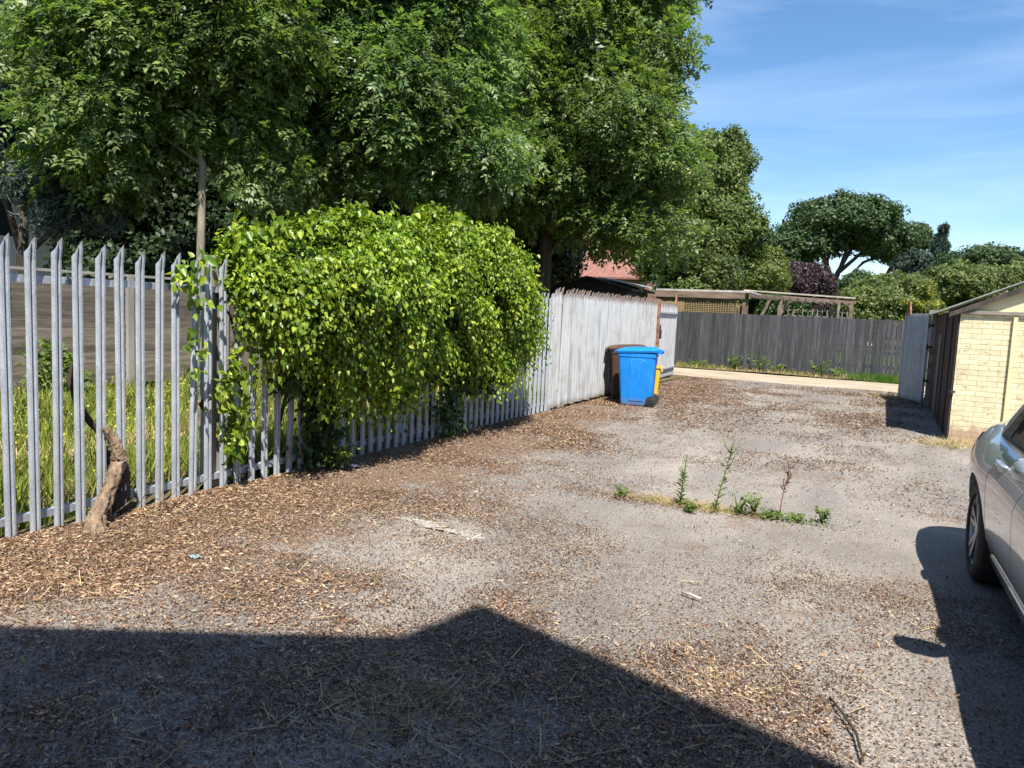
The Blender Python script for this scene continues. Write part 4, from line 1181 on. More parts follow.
MASS3 = [((-2.5, 66.17, 4.9), 1.5, 1.0), ((-2.5, 66.1, 3.4), 1.5, 1.2)]
MASS4 = [((1.9, 75.63, 6.89), 1.61, 1.61), ((1.8, 75.6, 4.8), 1.8, 1.6)]
YEL = [((1.35, 34.55, 3.1), 0.25, 0.45), ((0.97, 34.29, 2.6), 0.36, 0.22), ((1.5, 34.5, 2.45), .5, .25), ((1.3, 34.5, 2.0), .6, .35)]
G = 'trees and shrubs behind the fences'
ASH = ASH_V; TUFT = (TUFT_T, TUFT_F); NEEDLE = (NEEDLE_T, NEEDLE_F); RH = (RH_T, RH_F)
make_tree('ash_tree', 'bright green ash tree with slim sunlit trunk behind the open palisade', 'tree', (-11.3, 9.66, 0), .088, ASH1, .52, 32, .5, ASH, .3, M['ash'], M['bark_ash'], G,
          trunk_pts=[(-11.3, 9.66, 0), (-11.32, 9.68, 2.3), (-11.36, 9.75, 4.0), (-12.0, 9.8, 5.6), (-12.4, 9.9, 7.6)])
make_tree('ash_tree', 'ash tree with forked leaning limbs directly above the leafy climber', 'tree', (-11.6, 12.3, 0), .16, ASH2, .55, 28, .5, ASH, .31, M['ash_b'], M['bark_ash'], G,
          trunk_pts=[(-11.6, 12.3, 0), (-11.4, 12.4, 2.6), (-11.2, 12.65, 4.0), (-10.86, 12.95, 5.2), (-10.8, 13.2, 6.8), (-10.9, 13.8, 9.0)])
make_tree('ash_tree', 'largest ash tree, its crown reaching highest against the sky, overhanging the white fence', 'tree', (-9.3, 20.0, 0), .3, ASH3, .68, 30, .58, ASH, .35, M['ash'], M['bark_dark'], G)
make_tree('broadleaf_tree', 'paler olive green tree beyond the largest ash', 'tree', (-8.4, 34.3, 0), .22, LIME, .62, 34, .55, TUFT, .2, M['lime'], M['bark_ash'], G, .2)
make_tree('cedar_tree', 'drooping blue grey cedar at the far left', 'tree', (-15.1, 8.6, 0), .16, CEDAR, .42, 60, .42, NEEDLE, .22, M['cedar'], M['bark_dark'], G, .9)
make_tree('evergreen_tree', 'dark evergreen mass behind the slim ash trunk', 'tree', (-21, 15.5, 0), .25, DARK1, .8, 60, .75, TUFT, .26, M['evergreen'], M['bark_dark'], G, .2)
make_tree('evergreen_tree', 'dark evergreen showing above the leafy climber, with gaps of sky', 'tree', (-15.5, 21.0, 0), .25, DARK2, .8, 60, .72, TUFT, .26, M['evergreen'], M['bark_dark'], G, .2)
make_tree('oak_tree', 'broad dome crowned tree with bare forked trunk against the sky', 'tree', (-5.6, 87.5, 0), .55, DOME, 1.3, 46, 1.15, TUFT, .5, M['dome'], M['bark_dark'], G, .1,
          trunk_pts=[(-5.6, 87.5, 0), (-5.6, 87.5, 3.0), (-5.45, 87.6, 5.4), (-5.2, 87.8, 7.2)])
make_tree('oak_tree', 'smaller round crown to the right of the dome crowned tree', 'tree', (.0, 95.2, 0), .35, DOME2, 1.1, 46, 1.0, TUFT, .5, M['dome'], M['bark_dark'], G, .1,
          trunk_pts=[(-1.0, 95, 0), (-.8, 95.1, 5), (-.2, 95.3, 8), (.6, 95.6, 10.2), (1.2, 96, 11.5)])
make_tree('copper_shrub', 'purple leaved shrub behind the pergola', 'shrub', (-4.86, 48.3, 0), .14, PURP, .5, 40, .45, TUFT, .2, M['purple'], M['bark_dark'], G, .1)
make_tree('garden_shrub', 'yellow green shrubs left of the purple shrub', 'shrub', (-7.2, 42.5, 0), .14, YS1, .55, 40, .5, TUFT, .2, M['yshrub'], M['bark_dark'], G, .3)
make_tree('hedge_tree', 'wide green tree mass above the garage roof at the right edge', 'tree', (6, 69, 0), .3, MASS1, 1.0, 50, .85, TUFT, .34, M['mass'], M['bark_dark'], G, .1)
make_tree('garden_shrub', 'rounded olive shrub right of the pergola end', 'shrub', (-.4, 54.5, 0), .2, MASS2, .75, 50, .65, TUFT, .28, M['mass'], M['bark_dark'], G, .1)
make_tree('garden_shrub', 'small green tree under the dome crown, behind the pale bungalow', 'shrub', (-2.5, 66.2, 0), .2, MASS3, .8, 50, .7, TUFT, .3, M['dome'], M['bark_dark'], G, .1)
make_tree('garden_shrub', 'grey green shrub between the small round crown and the conifer', 'shrub', (1.9, 75.6, 0), .2, MASS4, .8, 50, .7, TUFT, .3, M['conifer'], M['bark_dark'], G, .1)
make_tree('golden_shrub', 'golden yellow conifer just above the grey gate leaf', 'shrub', (1.3, 34.5, 0), .08, YEL, .26, 40, .22, TUFT, .12, M['golden'], M['bark_dark'], G, .1)
make_tree('hedge_tree', 'taller darker green tree behind the wide hedge at the right edge', 'tree', (6.6, 72.6, 0), .3, MASS5, .95, 40, .8, TUFT, .32, M['dome'], M['bark_dark'], G, .1)
make_tree('garden_shrub', 'small leafy shrub in front of the brown garden fence', 'shrub', (-10.3, 6.3, 0), .03, [((-10.3, 6.3, .5), .22, .35), ((-10.2, 6.5, .35), .2, .25)], .17, 26, .17, RH, .08, M['weed'], M['bark_dark'], G, .2)
# spire conifer
CON = [((3.99, 81.39, 6.0 + k * .75), 1.15 * (1 - k / 8.5) + .1, .6) for k in range(8)]
make_tree('conifer_tree', 'narrow blue green spire of a conifer behind the hedges at right', 'tree', (3.99, 81.4, 0), .25, CON, .5, 40, .36, NEEDLE, .45, M['conifer'], M['bark_dark'], G, .2)
CON2 = [((9.3, 73, 5.4 + k * .5), .7 * (1 - k / 6) + .15, .5) for k in range(6)]
make_tree('conifer_tree', 'small dark conifer tip at the right edge above the garage roof', 'tree', (9.3, 73, 0), .15, CON2, .4, 40, .35, NEEDLE, .35, M['conifer'], M['bark_dark'], G, .2)
# garden shrubs directly behind the dark fence and trellis
for (x, y, lb, mt) in ((-4.0, 30.8, 'leafy green shrub inside the pergola posts', 'climber_dark'), (-11.5, 29.5, 'dense green shrub behind the black shed', 'ash')):
    make_tree('garden_shrub', lb, 'shrub', (x, y, 0), .08, [((x, y, 1.6), 1.1, 1.0), ((x + .8, y + .2, 1.4), .9, .9), ((x - .7, y, 1.5), .9, .9)], .4, 40, .38, TUFT, .15, M[mt], M['bark_dark'], G, .2)

# far-off woodland so that no bare horizon shows
def woodland():
    n = 26000
    ang = RNG.uniform(R(30), R(190), n); rad = RNG.uniform(120, 175, n)
    x = rad * np.cos(ang); y = rad * np.sin(ang)
    top = 2.5 + 2.2 * fbm(x, y, .06, 5)
    z = RNG.random(n) ** .7 * top
    pos = np.stack([x, y, z], -1)
    V, F = leaves(TUFT_T, TUFT_F, pos, rnd_dir(n), rnd_dir(n), 1.5 * (.6 + .8 * RNG.random(n)))
    o = np_mesh('woodland', V, F, M['mass'])
    tag(o, 'far off strip of woodland along the horizon', 'woodland', None, 'stuff')
woodland()

# ------------------------------------------------------------------ climber on the fence
def climber():
    cl = empty('climbing_shrub', (-4.75, 7, 0), 0, 'dense bright yellow green leafy climber smothering the palisade fence', 'climber')
    topT = [(3.85, 1.7), (4.2, 1.95), (4.5, 2.08), (4.9, 2.16), (5.4, 2.3), (6.1, 2.48), (7.0, 2.56), (8.2, 2.62), (8.9, 2.56), (9.4, 2.36), (9.7, 2.1), (10.1, 1.8)]
    botT = [(3.85, 1.75), (4.2, 1.66), (4.9, 1.45), (5.3, 1.08), (6.4, .92), (7.5, .86), (8.2, .92), (8.8, 1.1), (9.3, 1.45), (9.7, 1.75), (10.1, 1.8)]
    ty, tz = zip(*topT); by, bz = zip(*botT)
    def surf(y, th):
        """th 0 = front bottom .. 1 = top .. 1.6 = back"""
        zt = np.interp(y, ty, tz); zb = np.interp(y, by, bz)
        hh = (zt - zb) / 2; zc = (zt + zb) / 2
        endk = np.clip(np.minimum((y - 3.8) / 1.1, (9.9 - y) / 1.4), .05, 1) ** .6
        a = -math.pi / 2 + th * math.pi
        low = .62 + .38 * np.clip(th / .45, 0, 1) ** .8
        bulge = (.56 * endk * low) * (.8 + .4 * vnoise(y, th * 3, 1.1, 4))
        x = -4.78 + np.cos(a) * bulge * np.where(np.cos(a) > 0, 1, np.clip((y - 4.1) * .5, .1, .8))
        z = zc + np.sin(a) * hh
        return np.stack([x, y, z], -1)
    # hanging shoots: each shoot starts on the surface and droops outward
    ns = 18000
    y = RNG.uniform(4.4, 9.45, ns); th = RNG.random(ns) * 1.45 + .02
    p0 = surf(y, th); p1 = surf(y, th + .02)
    ce = np.stack([np.full(ns, -4.8), y, np.interp(y, ty, tz) * .5 + np.interp(y, by, bz) * .5], -1)
    outw = norm(p0 - ce)
    lump = vnoise(y * 1.0, th * 4.5, 1.35, 9) * .5 + vnoise(y, th * 4, 3.4, 2) * .46
    p0 = p0 + outw * ((lump - .6) * 1.15)[:, None]
    keep = RNG.random(ns) < np.clip((lump - .37) * 6, .05, 1)
    p0 = p0[keep]; outw = outw[keep]; y = y[keep]; ns = len(p0)
    depth = RNG.random(ns) ** 1.6 * .3
    p0 -= outw * depth[:, None]
    Ls = RNG.uniform(.14, .46, ns)
    per = 11
    t = np.tile(np.linspace(.05, 1, per), ns)
    P0 = np.repeat(p0, per, 0); O = np.repeat(norm(outw + RNG.normal(size=(ns, 3)) * .35), per, 0); LL = np.repeat(Ls, per)
    pos = P0 + O * (LL * t * .7)[:, None] + np.array([0, 0, -1.0]) * (LL * t * t * .75)[:, None] + RNG.normal(size=(ns * per, 3)) * .028
    ax = norm(O * .45 + np.array([0, 0, -.75]) + RNG.normal(size=pos.shape) * .42)
    nr = norm(O * .9 + np.array([0, 0, .5]) + RNG.normal(size=pos.shape) * .4)
    sz = .053 * (.5 + .75 * RNG.random(len(pos)))
    V, F = leaves(HEART_T, HEART_F, pos, ax, nr, sz)
    place_abs(np_mesh('foliage', V, F, M['climber']), cl)
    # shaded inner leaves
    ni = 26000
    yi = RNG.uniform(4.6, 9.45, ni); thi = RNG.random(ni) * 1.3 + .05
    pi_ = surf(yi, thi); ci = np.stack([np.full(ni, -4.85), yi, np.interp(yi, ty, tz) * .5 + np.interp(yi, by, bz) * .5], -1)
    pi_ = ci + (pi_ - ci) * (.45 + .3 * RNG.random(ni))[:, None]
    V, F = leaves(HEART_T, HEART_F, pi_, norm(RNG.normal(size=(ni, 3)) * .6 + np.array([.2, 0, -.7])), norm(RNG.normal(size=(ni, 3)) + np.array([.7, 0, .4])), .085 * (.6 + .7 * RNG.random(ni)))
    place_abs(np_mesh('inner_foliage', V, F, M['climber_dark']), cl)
    # upright shoot tips along the top edge and stray sprays, then the darker hanging lower growth
    pp = []; aa = []; nn_ = []
    def spray(a, b, k, sc=.04):
        a = np.array(a); b = np.array(b); t_ = RNG.random(k)[:, None]
        p = a + (b - a) * t_ + RNG.normal(size=(k, 3)) * sc
        pp.append(p); aa.append(norm(RNG.normal(size=(k, 3)) * .5 + np.array([.3, 0, -.6]))); nn_.append(norm(RNG.normal(size=(k, 3)) * .5 + np.array([.7, -.2, .5])))
    for yy in np.arange(4.45, 9.6, .16):
        zt = np.interp(yy, ty, tz); x_ = -4.78 + random.uniform(-.25, .3); hh = random.uniform(.0, .09 if yy < 5.2 else .18)
        spray((x_, yy, zt - .05), (x_ + random.uniform(-.06, .06), yy + random.uniform(-.08, .08), zt + hh), 16, .04)
    for a, b, k in (((-4.72, 4.05, 1.7), (-4.7, 3.95, 1.05), 40), ((-4.72, 4.5, 1.0), (-4.72, 4.4, .3), 60), ((-4.72, 4.42, 1.15), (-4.7, 4.2, .75), 90), ((-4.72, 4.38, .7), (-4.74, 4.36, .3), 50),
                    ((-4.7, 4.1, 1.9), (-4.7, 3.82, 1.74), 50), ((-4.72, 4.45, 2.0), (-4.7, 4.42, 2.24), 34), ((-4.7, 4.9, 2.1), (-4.7, 4.86, 2.36), 44)):
        spray(a, b, k, .05)
    p = np.concatenate(pp); a = np.concatenate(aa); nr = np.concatenate(nn_)
    V, F = leaves(HEART_T, HEART_F, p, a, nr, .075 * (.6 + .7 * RNG.random(len(p))))
    place_abs(np_mesh('shoots', V, F, M['climber']), cl)
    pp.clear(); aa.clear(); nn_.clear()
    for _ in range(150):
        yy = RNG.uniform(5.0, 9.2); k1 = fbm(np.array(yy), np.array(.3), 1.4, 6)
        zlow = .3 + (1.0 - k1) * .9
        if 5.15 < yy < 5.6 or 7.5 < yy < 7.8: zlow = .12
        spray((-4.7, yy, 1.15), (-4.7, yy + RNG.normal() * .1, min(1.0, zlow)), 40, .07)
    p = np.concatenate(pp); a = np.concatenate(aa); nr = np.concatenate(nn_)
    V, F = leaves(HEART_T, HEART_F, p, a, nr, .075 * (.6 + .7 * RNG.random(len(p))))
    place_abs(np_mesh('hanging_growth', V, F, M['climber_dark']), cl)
    mb = MB()
    for k in range(16):
        yy = 4.4 + k * .36; pts = [(-4.9 + random.uniform(-.03, .02), yy + random.uniform(-.2, .2), .02)]
        for j in range(1, 6): pts.append((-4.9 + random.uniform(-.03, .02), yy + random.uniform(-.25, .25), .02 + j * .36))
        mb.tube(pts, [.022, .02, .017, .014, .01, .006], 6)
    place_abs(mb.build('stems', M['bark_dark'], smooth=True, fix=False), cl)
climber()

# small leafy seedling with bronze leaves at the fence foot
def seedling(name, label, loc, h_, nst, m, size=.07, cat='plant', group=None, spread=.18, kper=14):
    pl = empty(name, loc, 0, label, cat, group)
    mb = MB(); P_ = []; A_ = []
    for k in range(nst):
        a = random.uniform(0, 6.28); tip = Vector((math.cos(a) * spread * random.uniform(.3, 1), math.sin(a) * spread * random.uniform(.3, 1), h_ * random.uniform(.6, 1)))
        mb.tube([(0, 0, -.02), tuple(tip * .5 + Vector((0, 0, h_ * .08))), tuple(tip)], [.006, .005, .003], 5)
        for j in range(kper):
            t_ = random.uniform(.25, 1); P_.append(tip * t_ + Vector((random.gauss(0, .02), random.gauss(0, .02), 0)))
            A_.append((random.gauss(0, .6), random.gauss(0, .6), random.uniform(-.2, .4)))
    mb.build('stem', m if m is M['weed_dry'] else M['weed'], pl, smooth=True, fix=False)
    P_ = np.array([tuple(p) for p in P_]); A_ = np.array(A_)
    V, F = leaves(RH_T, RH_F, P_, A_, norm(RNG.normal(size=P_.shape) * .5 + np.array([0, 0, .8])), size * (.6 + .7 * RNG.random(len(P_))))
    np_mesh('leaves', V, F, m, pl)
    return pl
seedling('seedling', 'bronze and green leaved seedling at the foot of the fence below the climber', (-4.55, 5.5, .03), .3, 6, M['weed'], .09)
# tall weeds in the asphalt crack
def tall_weed(label, loc, h_, lean, m, leafy=1.0, gap=.0, branch=0):
    wd = empty('tall_weed', loc, 0, label, 'weed', 'tall weeds in the asphalt crack')
    mb = MB(); P_ = []; A_ = []
    def stem(a, b, r0, k, lf, s0):
        a = Vector(a); b = Vector(b); md_ = a.lerp(b, .5) + Vector((random.uniform(-.02, .02), random.uniform(-.02, .02), 0))
        pts = [a, a.lerp(md_, .5), md_, md_.lerp(b, .5), b]
        mb.tube(pts, [r0, r0 * .9, r0 * .75, r0 * .55, r0 * .3], 6)
        for j in range(k):
            t_ = gap + (1 - gap) * (j + random.random()) / k
            p = a.lerp(md_, t_ * 2) if t_ < .5 else md_.lerp(b, t_ * 2 - 1)
            an = j * 2.4 + random.uniform(-.4, .4)
            P_.append((*p, s0 * (1.25 - .8 * t_) * lf)); A_.append((math.cos(an), math.sin(an), random.uniform(.3, .9)))
    tip = Vector((lean[0], lean[1], h_))
    stem((0, 0, -.02), tip, .006, int(36 * leafy), 1, .075)
    for k in range(branch):
        t_ = random.uniform(.45, .85); p = tip * t_; a = random.uniform(0, 6.28); l_ = h_ * random.uniform(.15, .3)
        stem(p, p + Vector((math.cos(a) * l_ * .5, math.sin(a) * l_ * .5, l_)), .0035, int(9 * leafy) + 2, .7, .05)
    mb.build('stem', M['weed_dry'] if m is M['weed_dry'] else M['weed'], wd, smooth=True, fix=False)
    P_ = np.array(P_); A_ = np.array(A_)
    T = RH_T * np.array([.42, 1, 1])
    V, F = leaves(T, RH_F, P_[:, :3], A_, norm(RNG.normal(size=(len(P_), 3)) * .3 + np.array([0, 0, 1])), P_[:, 3] * (.6 + .6 * RNG.random(len(P_))))
    np_mesh('leaves', V, F, m, wd)
    return wd
tall_weed('bushiest tall green weed, leftmost in the asphalt crack', (-1.46, 6.27, 0), .45, (.04, -.02), M['weed'], 1.7, .0, 3)
tall_weed('tallest thin green weed, leaning right in the asphalt crack', (-1.16, 6.22, 0), .6, (.12, .03), M['weed'], 1.1, .0, 5)
tall_weed('dry reddish weed stalk with bare lower stem in the asphalt crack', (-.66, 6.36, 0), .5, (.07, .06), M['weed_dry'], .35, .4, 8)
sm = [(-1.96, 6.25, .1, 'tiny green weed alone at the left end of the asphalt crack'), (-1.33, 6.11, .1, 'low green weed in front of the bushiest tall weed'), (-.97, 6.26, .19, 'short bushy weed right of the tallest weed'), (-.85, 6.3, .2, 'short bushy weed in the middle of the crack'),
      (-.33, 6.43, .16, 'small weed at the right end of the asphalt crack'), (-.52, 6.36, .07, 'flat green rosette weed near the right end of the crack'), (-.72, 6.3, .07, 'flat green rosette at the foot of the dry stalk')]
for x, y, h_, lb in sm:
    seedling('small_weed', lb, (x, y, 0), h_, 6, M['weed'], .034, 'weed', 'small weeds in the asphalt crack', .08, 12)
n = 420
x = np.concatenate([RNG.normal(-.62, .2, n * 3 // 4), RNG.normal(-1.25, .3, n - n * 3 // 4)]); y = 6.29 + .05 * RNG.normal(size=n) + .06 * (x + 1)
V, F = leaves(RH_T, RH_F, np.stack([x, y, .008 + .05 * RNG.random(n) ** 2], -1), norm(RNG.normal(size=(n, 3)) + np.array([0, 0, .3])), norm(RNG.normal(size=(n, 3)) * .5 + np.array([0, 0, 1])), .014 + .022 * RNG.random(n))
tag(np_mesh('crack_growth', V, F, M['weed']), 'low tangled green growth filling the asphalt crack between the weeds', 'ground cover', None, 'stuff')
# verge plants along the dark fence
for x, lb, h_ in ((-4.3, 'leafy pale green weed clump, leftmost against the dark fence', .5), (-3.6, 'second leafy weed clump against the dark fence', .55), (-3.1, 'spreading low weed against the dark fence', .3), (-1.75, 'dark green leafy weed clump nearest the pergola end', .5), (-1.2, 'low weed right of the dark green clump', .3), (-5.6, 'small dry weed by the left part of the dark fence', .25)):
    seedling('verge_plant', lb, (x, 25.12, .03), h_, 11, M['weed'], .09, 'weed', 'weed clumps along the dark fence', .42, 9)

# ------------------------------------------------------------------ gnarled vine trunk leaning on the fence
vt = empty('vine_trunk', (-4.72, 3.2, 0), 0, 'gnarled cut vine trunk leaning against the palisade pales', 'trunk')
def noisy_tube(pts, rad, n=14, amp=.18, seg=7):
    P_ = []; R_ = []
    for i in range(len(pts) - 1):
        for j in range(seg):
            t_ = j / seg; P_.append(Vector(pts[i]).lerp(Vector(pts[i + 1]), t_)); R_.append(rad[i] + (rad[i + 1] - rad[i]) * t_)
    P_.append(Vector(pts[-1])); R_.append(rad[-1])
    mb = MB(); mb.tube(P_, R_, n)
    out = []
    for i, v in enumerate(mb.v):
        c = P_[min(i // n, len(P_) - 1)]; d = Vector(v) - c; k = i % n
        s = 1 + amp * (math.sin(k * 2.1 + i // n * .35) * .6 + random.uniform(-.5, .5))
        out.append(tuple(c + d * s))
    mb.v = out
    return mb
mb = noisy_tube([(-4.56, 3.05, -.02), (-4.66, 3.14, .1), (-4.69, 3.26, .26), (-4.72, 3.35, .44), (-4.73, 3.32, .58), (-4.76, 3.27, .68)], [.068, .052, .043, .047, .036, .02], 22, .34, 14)
place_abs(mb.build('stem', M['vine'], smooth=True, fix=False), vt)
mb = noisy_tube([(-4.86, 3.3, .62), (-4.9, 3.19, .8), (-4.94, 3.15, .98), (-4.95, 3.17, 1.12)], [.012, .03, .024, .008], 10, .3)
mb2 = noisy_tube([(-4.86, 3.42, -.02), (-4.85, 3.43, .3), (-4.84, 3.4, .52)], [.09, .075, .05], 10)
mb.add(mb2.v, mb2.f)
place_abs(mb.build('dead_branch', M['bark_dark'], smooth=True, fix=False), vt)
mb = MB()
for k in range(14):
    a = (-4.6 + random.uniform(-.1, .1), 3.3 + random.uniform(-.25, .5), random.uniform(.02, .1)); b = (a[0] + random.uniform(-.1, .15), a[1] + random.uniform(-.2, .2), a[2] + random.uniform(.02, .25))
    mb.tube([a, b], [.005, .002], 5)
place_abs(mb.build('twigs', M['vine'], fix=False), vt)['kind'] = 'stuff'

# ------------------------------------------------------------------ grass
BL_T = np.array([(-.04, 0, 0), (.04, 0, 0), (.03, .55, .04), (0, 1, .2), (-.03, .55, .04)])
BL_F = np.array([(0, 1, 2, 4), (4, 2, 3, 3)])
BL_T = np.array([(-.035, 0, 0), (.035, 0, 0), (.012, 1, .25), (-.012, 1, .25)]); BL_F = np.array([(0, 1, 2, 3)])
def grass(name, label, pos, h_, m, lean=.35, width=1.0, kind='stuff'):
    n = len(pos)
    ax = norm(np.array([0, 0, 1]) + RNG.normal(size=(n, 3)) * lean)
    V, F = leaves(BL_T * np.array([width, 1, 1]), BL_F, pos, ax, norm(RNG.normal(size=(n, 3)) + .01), h_)
    o = np_mesh(name, V, F, m)
    return tag(o, label, 'grass', None, kind)
n = 70000
x = -4.95 - RNG.random(n) ** 1.3 * 8; y = RNG.uniform(.5, 13, n)
d_ = fbm(x, y, .9, 2); keep = RNG.random(n) < np.clip((d_ - .25) * 3, .1, 1)
x = x[keep]; y = y[keep]
strip = np.abs(x + 6.9 + .2 * np.sin(y)) < .3
hgt = (.10 + .26 * fbm(x, y, 1.4, 7)) * (.6 + .8 * RNG.random(len(x)))
grass('garden_grass', 'rough yellow green grass growing behind the palisade fence', np.stack([x, y, 0 * x + .01], -1)[~strip], hgt[~strip], M['lawn'], .35, 1.0)
n = 5000
x = RNG.uniform(-7.3, -6.5, n); y = RNG.uniform(1, 12, n)
grass('dry_grass', 'strip of pale dead grass across the garden behind the palisade', np.stack([x, y, 0 * x + .01], -1), .16 * (.5 + RNG.random(n)), M['straw'], .7, 1.2)
n = 2600
x = -5.2 - RNG.random(n) * 5; y = RNG.uniform(1, 12, n)
V, F = leaves(RH_T, RH_F, np.stack([x, y, .12 + .3 * RNG.random(n)], -1), rnd_dir(n), norm(rnd_dir(n) + np.array([0, 0, 1.2])), np.full(n, .03))
tag(np_mesh('wild_flowers', V, F, M['flower']), 'tiny yellow wild flowers scattered in the rough grass', 'flowers', None, 'stuff')
# verge grass by the dark fence
n = 5000
x = RNG.uniform(-11, 4, n); y = RNG.uniform(24.3, 25.35, n); k = np.clip((fbm(x, y, .7, 4) - .35) * 3 + (y - 24.9) * .8, 0, 1)
sel = RNG.random(n) < k; x = x[sel]; y = y[sel]
grass('verge_grass', 'thin weedy grass along the foot of the dark board fence', np.stack([x, y, 0 * x + .02], -1), .15 * (.5 + RNG.random(len(x))), M['lawn'], .6, 1.2)
x = RNG.uniform(-11, 2, 2600); y = RNG.uniform(24.25, 25.3, 2600)
grass('dry_grass', 'dead straw coloured grass along the far side of the lane', np.stack([x, y, 0 * x + .02], -1), .12 * (.5 + RNG.random(len(x))), M['straw'], .9, 1.2)
n = 3200
x = RNG.normal(.0, .42, n); y = RNG.normal(24.75, .28, n)
grass('verge_grass', 'bright green grass patch at the right end of the dark fence', np.stack([x, y, 0 * x + .02], -1), .16 * (.5 + RNG.random(n)), M['lawn_green'], .6, 1.4)
# straw tussocks
def tussock(label, c, n, r_, h_, sy=1.0, m=None):
    n = int(n * 1.5)
    x = RNG.normal(0, r_, n) + c[0]; y = RNG.normal(0, r_ * sy, n) + c[1]
    pos = np.stack([x, y, 0 * x + .005], -1)
    out = np.stack([x - c[0], y - c[1], 0 * x], -1)
    ax = norm(out / (r_ + 1e-6) * .5 + np.array([0, 0, .55]) + RNG.normal(size=(n, 3)) * .5)
    ax[:, 2] = np.abs(ax[:, 2]) * .6
    V, F = leaves(BL_T * np.array([.55, 1, 1]), BL_F, pos, ax, norm(RNG.normal(size=(n, 3))), h_ * (.4 + .9 * RNG.random(n)))
    tag(np_mesh('dry_tussock', V, F, m or M['straw']), label, 'dry grass', 'dry grass tussocks', 'stuff')
tussock('pale straw tussock at the corner of the yellow brick garage', (.88, 11.95), 420, .17, .12, 1.2)
tussock('straw tussock lying along the foot of the yellow brick wall', (1.3, 12.25), 500, .3, .11, .4)
tussock('thin dry tussock in front of the open grey gate leaf', (.1, 19.2), 160, .16, .22)
tussock('dry grass heaped in the asphalt crack beside the weeds', (-1.55, 6.3), 900, .28, .07, .22)
tussock('dry grass between the two tallest weeds in the crack', (-1.25, 6.3), 700, .24, .07, .22)
tussock('dead grass tuft lying in the shade at the centre foreground', (-1.55, 2.35), 200, .17, .1, .8)
tussock('dead grass tuft in the sun beside the shadow edge', (-.48, 3.3), 140, .1, .05, .8)

# ------------------------------------------------------------------ leaf litter
BLOBS = [  # x, y, sx, sy, amount
    (-1.6, 2.3, 1.3, .55, 2.2), (-3.2, 2.0, 1.3, .5, 1.6), (-.3, 2.5, .8, .4, 1.6), (-.45, 3.3, .35, .35, 1.6), (-.35, 5.0, .5, .4, .5), (-1.1, 4.0, .6, .4, .4), (-1.3, 2.6, 1.0, .6, .9), (-3.0, 2.0, 1.3, .8, .9), (-1.7, 3.35, .5, .25, .8), (.2, 3.8, .6, .8, .5),
    (-3.4, 14.5, 1.3, 3.5, .9), (-2.2, 16.5, 1.6, 2.0, .5), (-2.1, 15.0, .3, .5, .6), (-.1, 15.5, .7, 3.2, 1.2), (-1.5, 6.24, .55, .1, 3.0), (-.7, 6.3, .5, .07, 1.2), (-3.3, 5.0, .8, 1.0, .6), (-1.9, 10.4, .9, .5, .3), (.9, 12.1, .4, .3, .6), (0.3, 19, .8, 1.2, .9), (-2.6, 19.5, 1.5, 1.0, .4)]
def density(x, y):
    fe = np.clip(1.18 - (x + 4.8) / (1.35 + .55 * np.clip((5.5 - y) / 3, 0, 1) + .5 * vnoise(y, y * 0, .5, 3)), 0, 1) ** .8
    base = .24 + 1.25 * np.clip((5.9 - y) / 1.6, 0, 1)
    d = fe * 1.5 + base * .5
    for bx, by_, sx, sy, a in BLOBS: d = d + a * .8 * np.exp(-((x - bx) / sx) ** 2 / 2 - ((y - by_) / sy) ** 2 / 2)
    pat = np.clip((fbm(x, y, 1.1, 11) - .40) * 5, 0, 1.5) * (.35 + .65 * np.clip((fbm(x, y, 6, 13) - .3) * 3, 0, 1.3))
    bare = 1 - .85 * np.exp(-((x + 2.75) / .42) ** 2 / 2 - ((y - 4.52) / .2) ** 2 / 2)
    return d * (.16 + pat) * bare
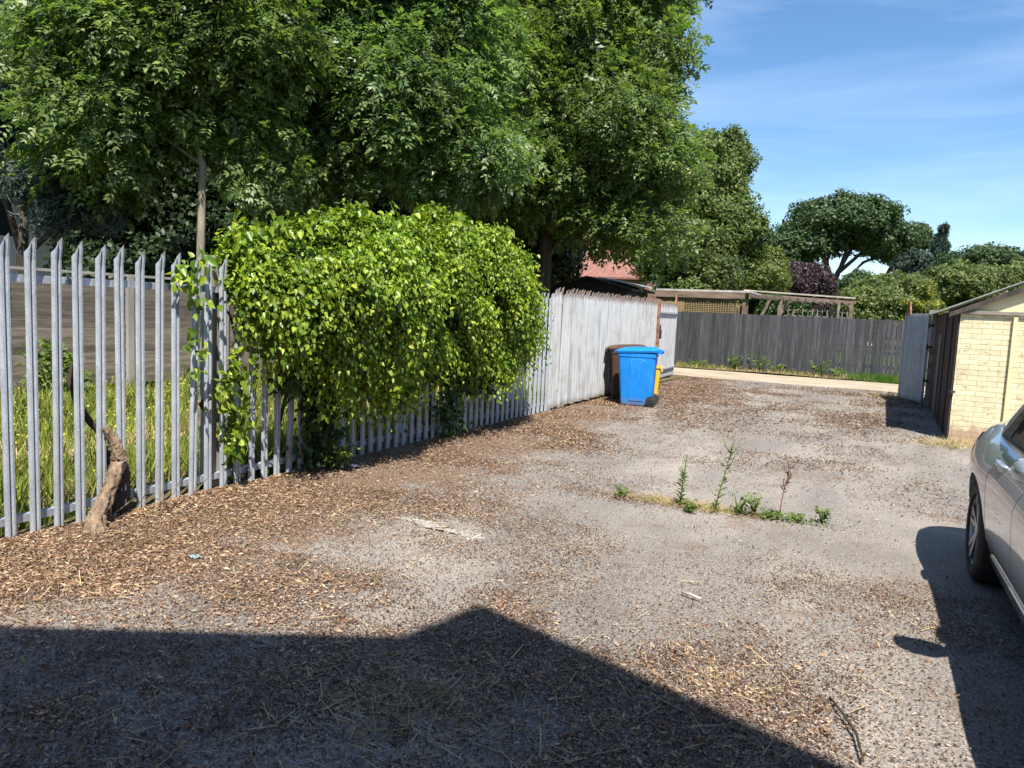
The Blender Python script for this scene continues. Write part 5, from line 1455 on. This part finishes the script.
def litter():
    # candidates weighted so that the nearest ground gets the most pieces
    def cand(n, x0, x1, y0, y1, k):
        x = RNG.uniform(x0, x1, n); y = RNG.uniform(y0, y1, n)
        s = RNG.random(n) < density(x, y) * k
        return x[s], y[s]
    parts = [cand(560000, -4.78, 2.2, 1.2, 5.2, .62), cand(330000, -4.78, 1.6, 5.2, 9.5, .62), cand(190000, -4.85, 1.2, 9.5, 20.8, .6)]
    x = np.concatenate([p[0] for p in parts]); y = np.concatenate([p[1] for p in parts])
    n = len(x)
    far = np.clip((y - 5) / 8, 0, 1)
    size = (.0075 + .0135 * RNG.random(n) ** 2) * (1 + 1.5 * far)
    pos = np.stack([x, y, gh(x, y) + .005 + .005 * RNG.random(n)], -1)
    ax = RNG.normal(size=(n, 3)); ax[:, 2] *= .3
    nr = np.array([0, 0, 1]) + RNG.normal(size=(n, 3)) * .3
    T = np.array([(0, -.5, 0), (.26, 0, .1), (0, .5, .06), (-.26, 0, .12)])
    V, F = leaves(T, RH_F, pos, ax, nr, size)
    tag(np_mesh('leaf_litter', V, F, M['litter']), 'small brown and tan leaf and husk litter scattered over the asphalt', 'leaf litter', None, 'stuff')
    # bigger curled dead leaves, thick along the fence foot and in the shade
    n = 120000
    x = np.concatenate([-4.78 + RNG.random(n) ** 1.7 * 2.3, RNG.uniform(-4.5, 1.2, n // 4)]); y = np.concatenate([RNG.uniform(1.0, 17, n), RNG.uniform(1.3, 4.6, n // 4)])
    fe = np.concatenate([np.clip(1 - (y[:n] - 3) / 16, .25, 1) * .42, np.full(n // 4, .3)])
    s = RNG.random(len(x)) < density(x, y) * fe; x = x[s]; y = y[s]; n = len(x)
    pos = np.stack([x, y, gh(x, y) + .006 + .014 * RNG.random(n)], -1)
    ax = RNG.normal(size=(n, 3)); ax[:, 2] *= .35
    nr = np.array([0, 0, 1]) + RNG.normal(size=(n, 3)) * .55
    T = np.array([(0, -.5, .08), (.17, -.1, .18), (0, .5, .14), (-.13, -.05, .02)])
    V, F = leaves(T, RH_F, pos, ax, nr, .016 + .028 * RNG.random(n) ** 2.2)
    tag(np_mesh('dead_leaves', V, F, M['litter_tan']), 'curled tan dead leaves drifted along the foot of the palisade', 'dead leaves', None, 'stuff')
    # straw stalks
    n = 2600
    x = np.concatenate([RNG.uniform(-4.7, .4, n), RNG.normal(-1.5, .5, 700)]); y = np.concatenate([RNG.uniform(1.3, 5.2, n), RNG.normal(2.2, .4, 700)])
    s = RNG.random(len(x)) < np.clip(density(x, y), 0, 1) * .6; x = x[s]; y = y[s]; n = len(x)
    pos = np.stack([x, y, gh(x, y) + .012 + .01 * RNG.random(n)], -1); ax = RNG.normal(size=(n, 3)); ax[:, 2] *= .12
    V, F = leaves(np.array([(-.02, 0, 0), (.02, 0, 0), (.014, 1, .03), (-.014, 1, .03)]), BL_F, pos, ax, np.array([0, 0, 1.0]) + RNG.normal(size=(n, 3)) * .2, .05 + .09 * RNG.random(n) ** 2)
    tag(np_mesh('straw_litter', V, F, M['straw']), 'loose straw stalks lying on the near yard', 'straw', None, 'stuff')
litter()

# ------------------------------------------------------------------ small rubbish
def scrap(name, label, c, s, m, cat='litter', rz=.3):
    z = float(gh(np.array(c[0]), np.array(c[1])))
    mb = MB()
    def fn(i, j):
        return (c[0] + (i / 5 - .5) * s[0] + random.uniform(-.006, .006), c[1] + (j / 4 - .5) * s[1] + random.uniform(-.006, .006), z + .012 + random.uniform(0, s[2]))
    mb.grid(6, 5, fn); o = mb.build(name, m, fix=False); sm_ = o.modifiers.new('thickness', 'SOLIDIFY'); sm_.thickness = .003
    return tag(o, label, cat)
scrap('paper_scrap', 'crumpled white paper scrap on the dead leaves below the climber', (-4.5, 5.66), (.09, .06, .03), M['paper'])
scrap('plastic_scrap', 'small teal and white plastic scrap among the dead leaves', (-3.65, 3.09), (.07, .05, .025), M['teal'])
mb = MB(); mb.tube([(-.93, 4.2, .02), (-.88, 4.18, .026), (-.81, 4.16, .02)], [.007, .008, .006], 7)
tag(mb.build('wood_stick', M['pale_timber'], smooth=True, fix=False), 'short pale stick lying on the asphalt in front of the weeds', 'stick')
mb = MB(); mb.tube([(-.08, 3.35, .015), (-.02, 3.2, .03), (.03, 3.08, .028), (.06, 2.9, .02)], [.004, .006, .006, .004], 6); mb.tube([(-.02, 3.2, .03), (.04, 3.16, .04)], [.004, .002], 5)
tag(mb.build('twig', M['bark_dark'], smooth=True, fix=False), 'thin dark twig lying on the gravelly ground by the house shadow', 'twig')
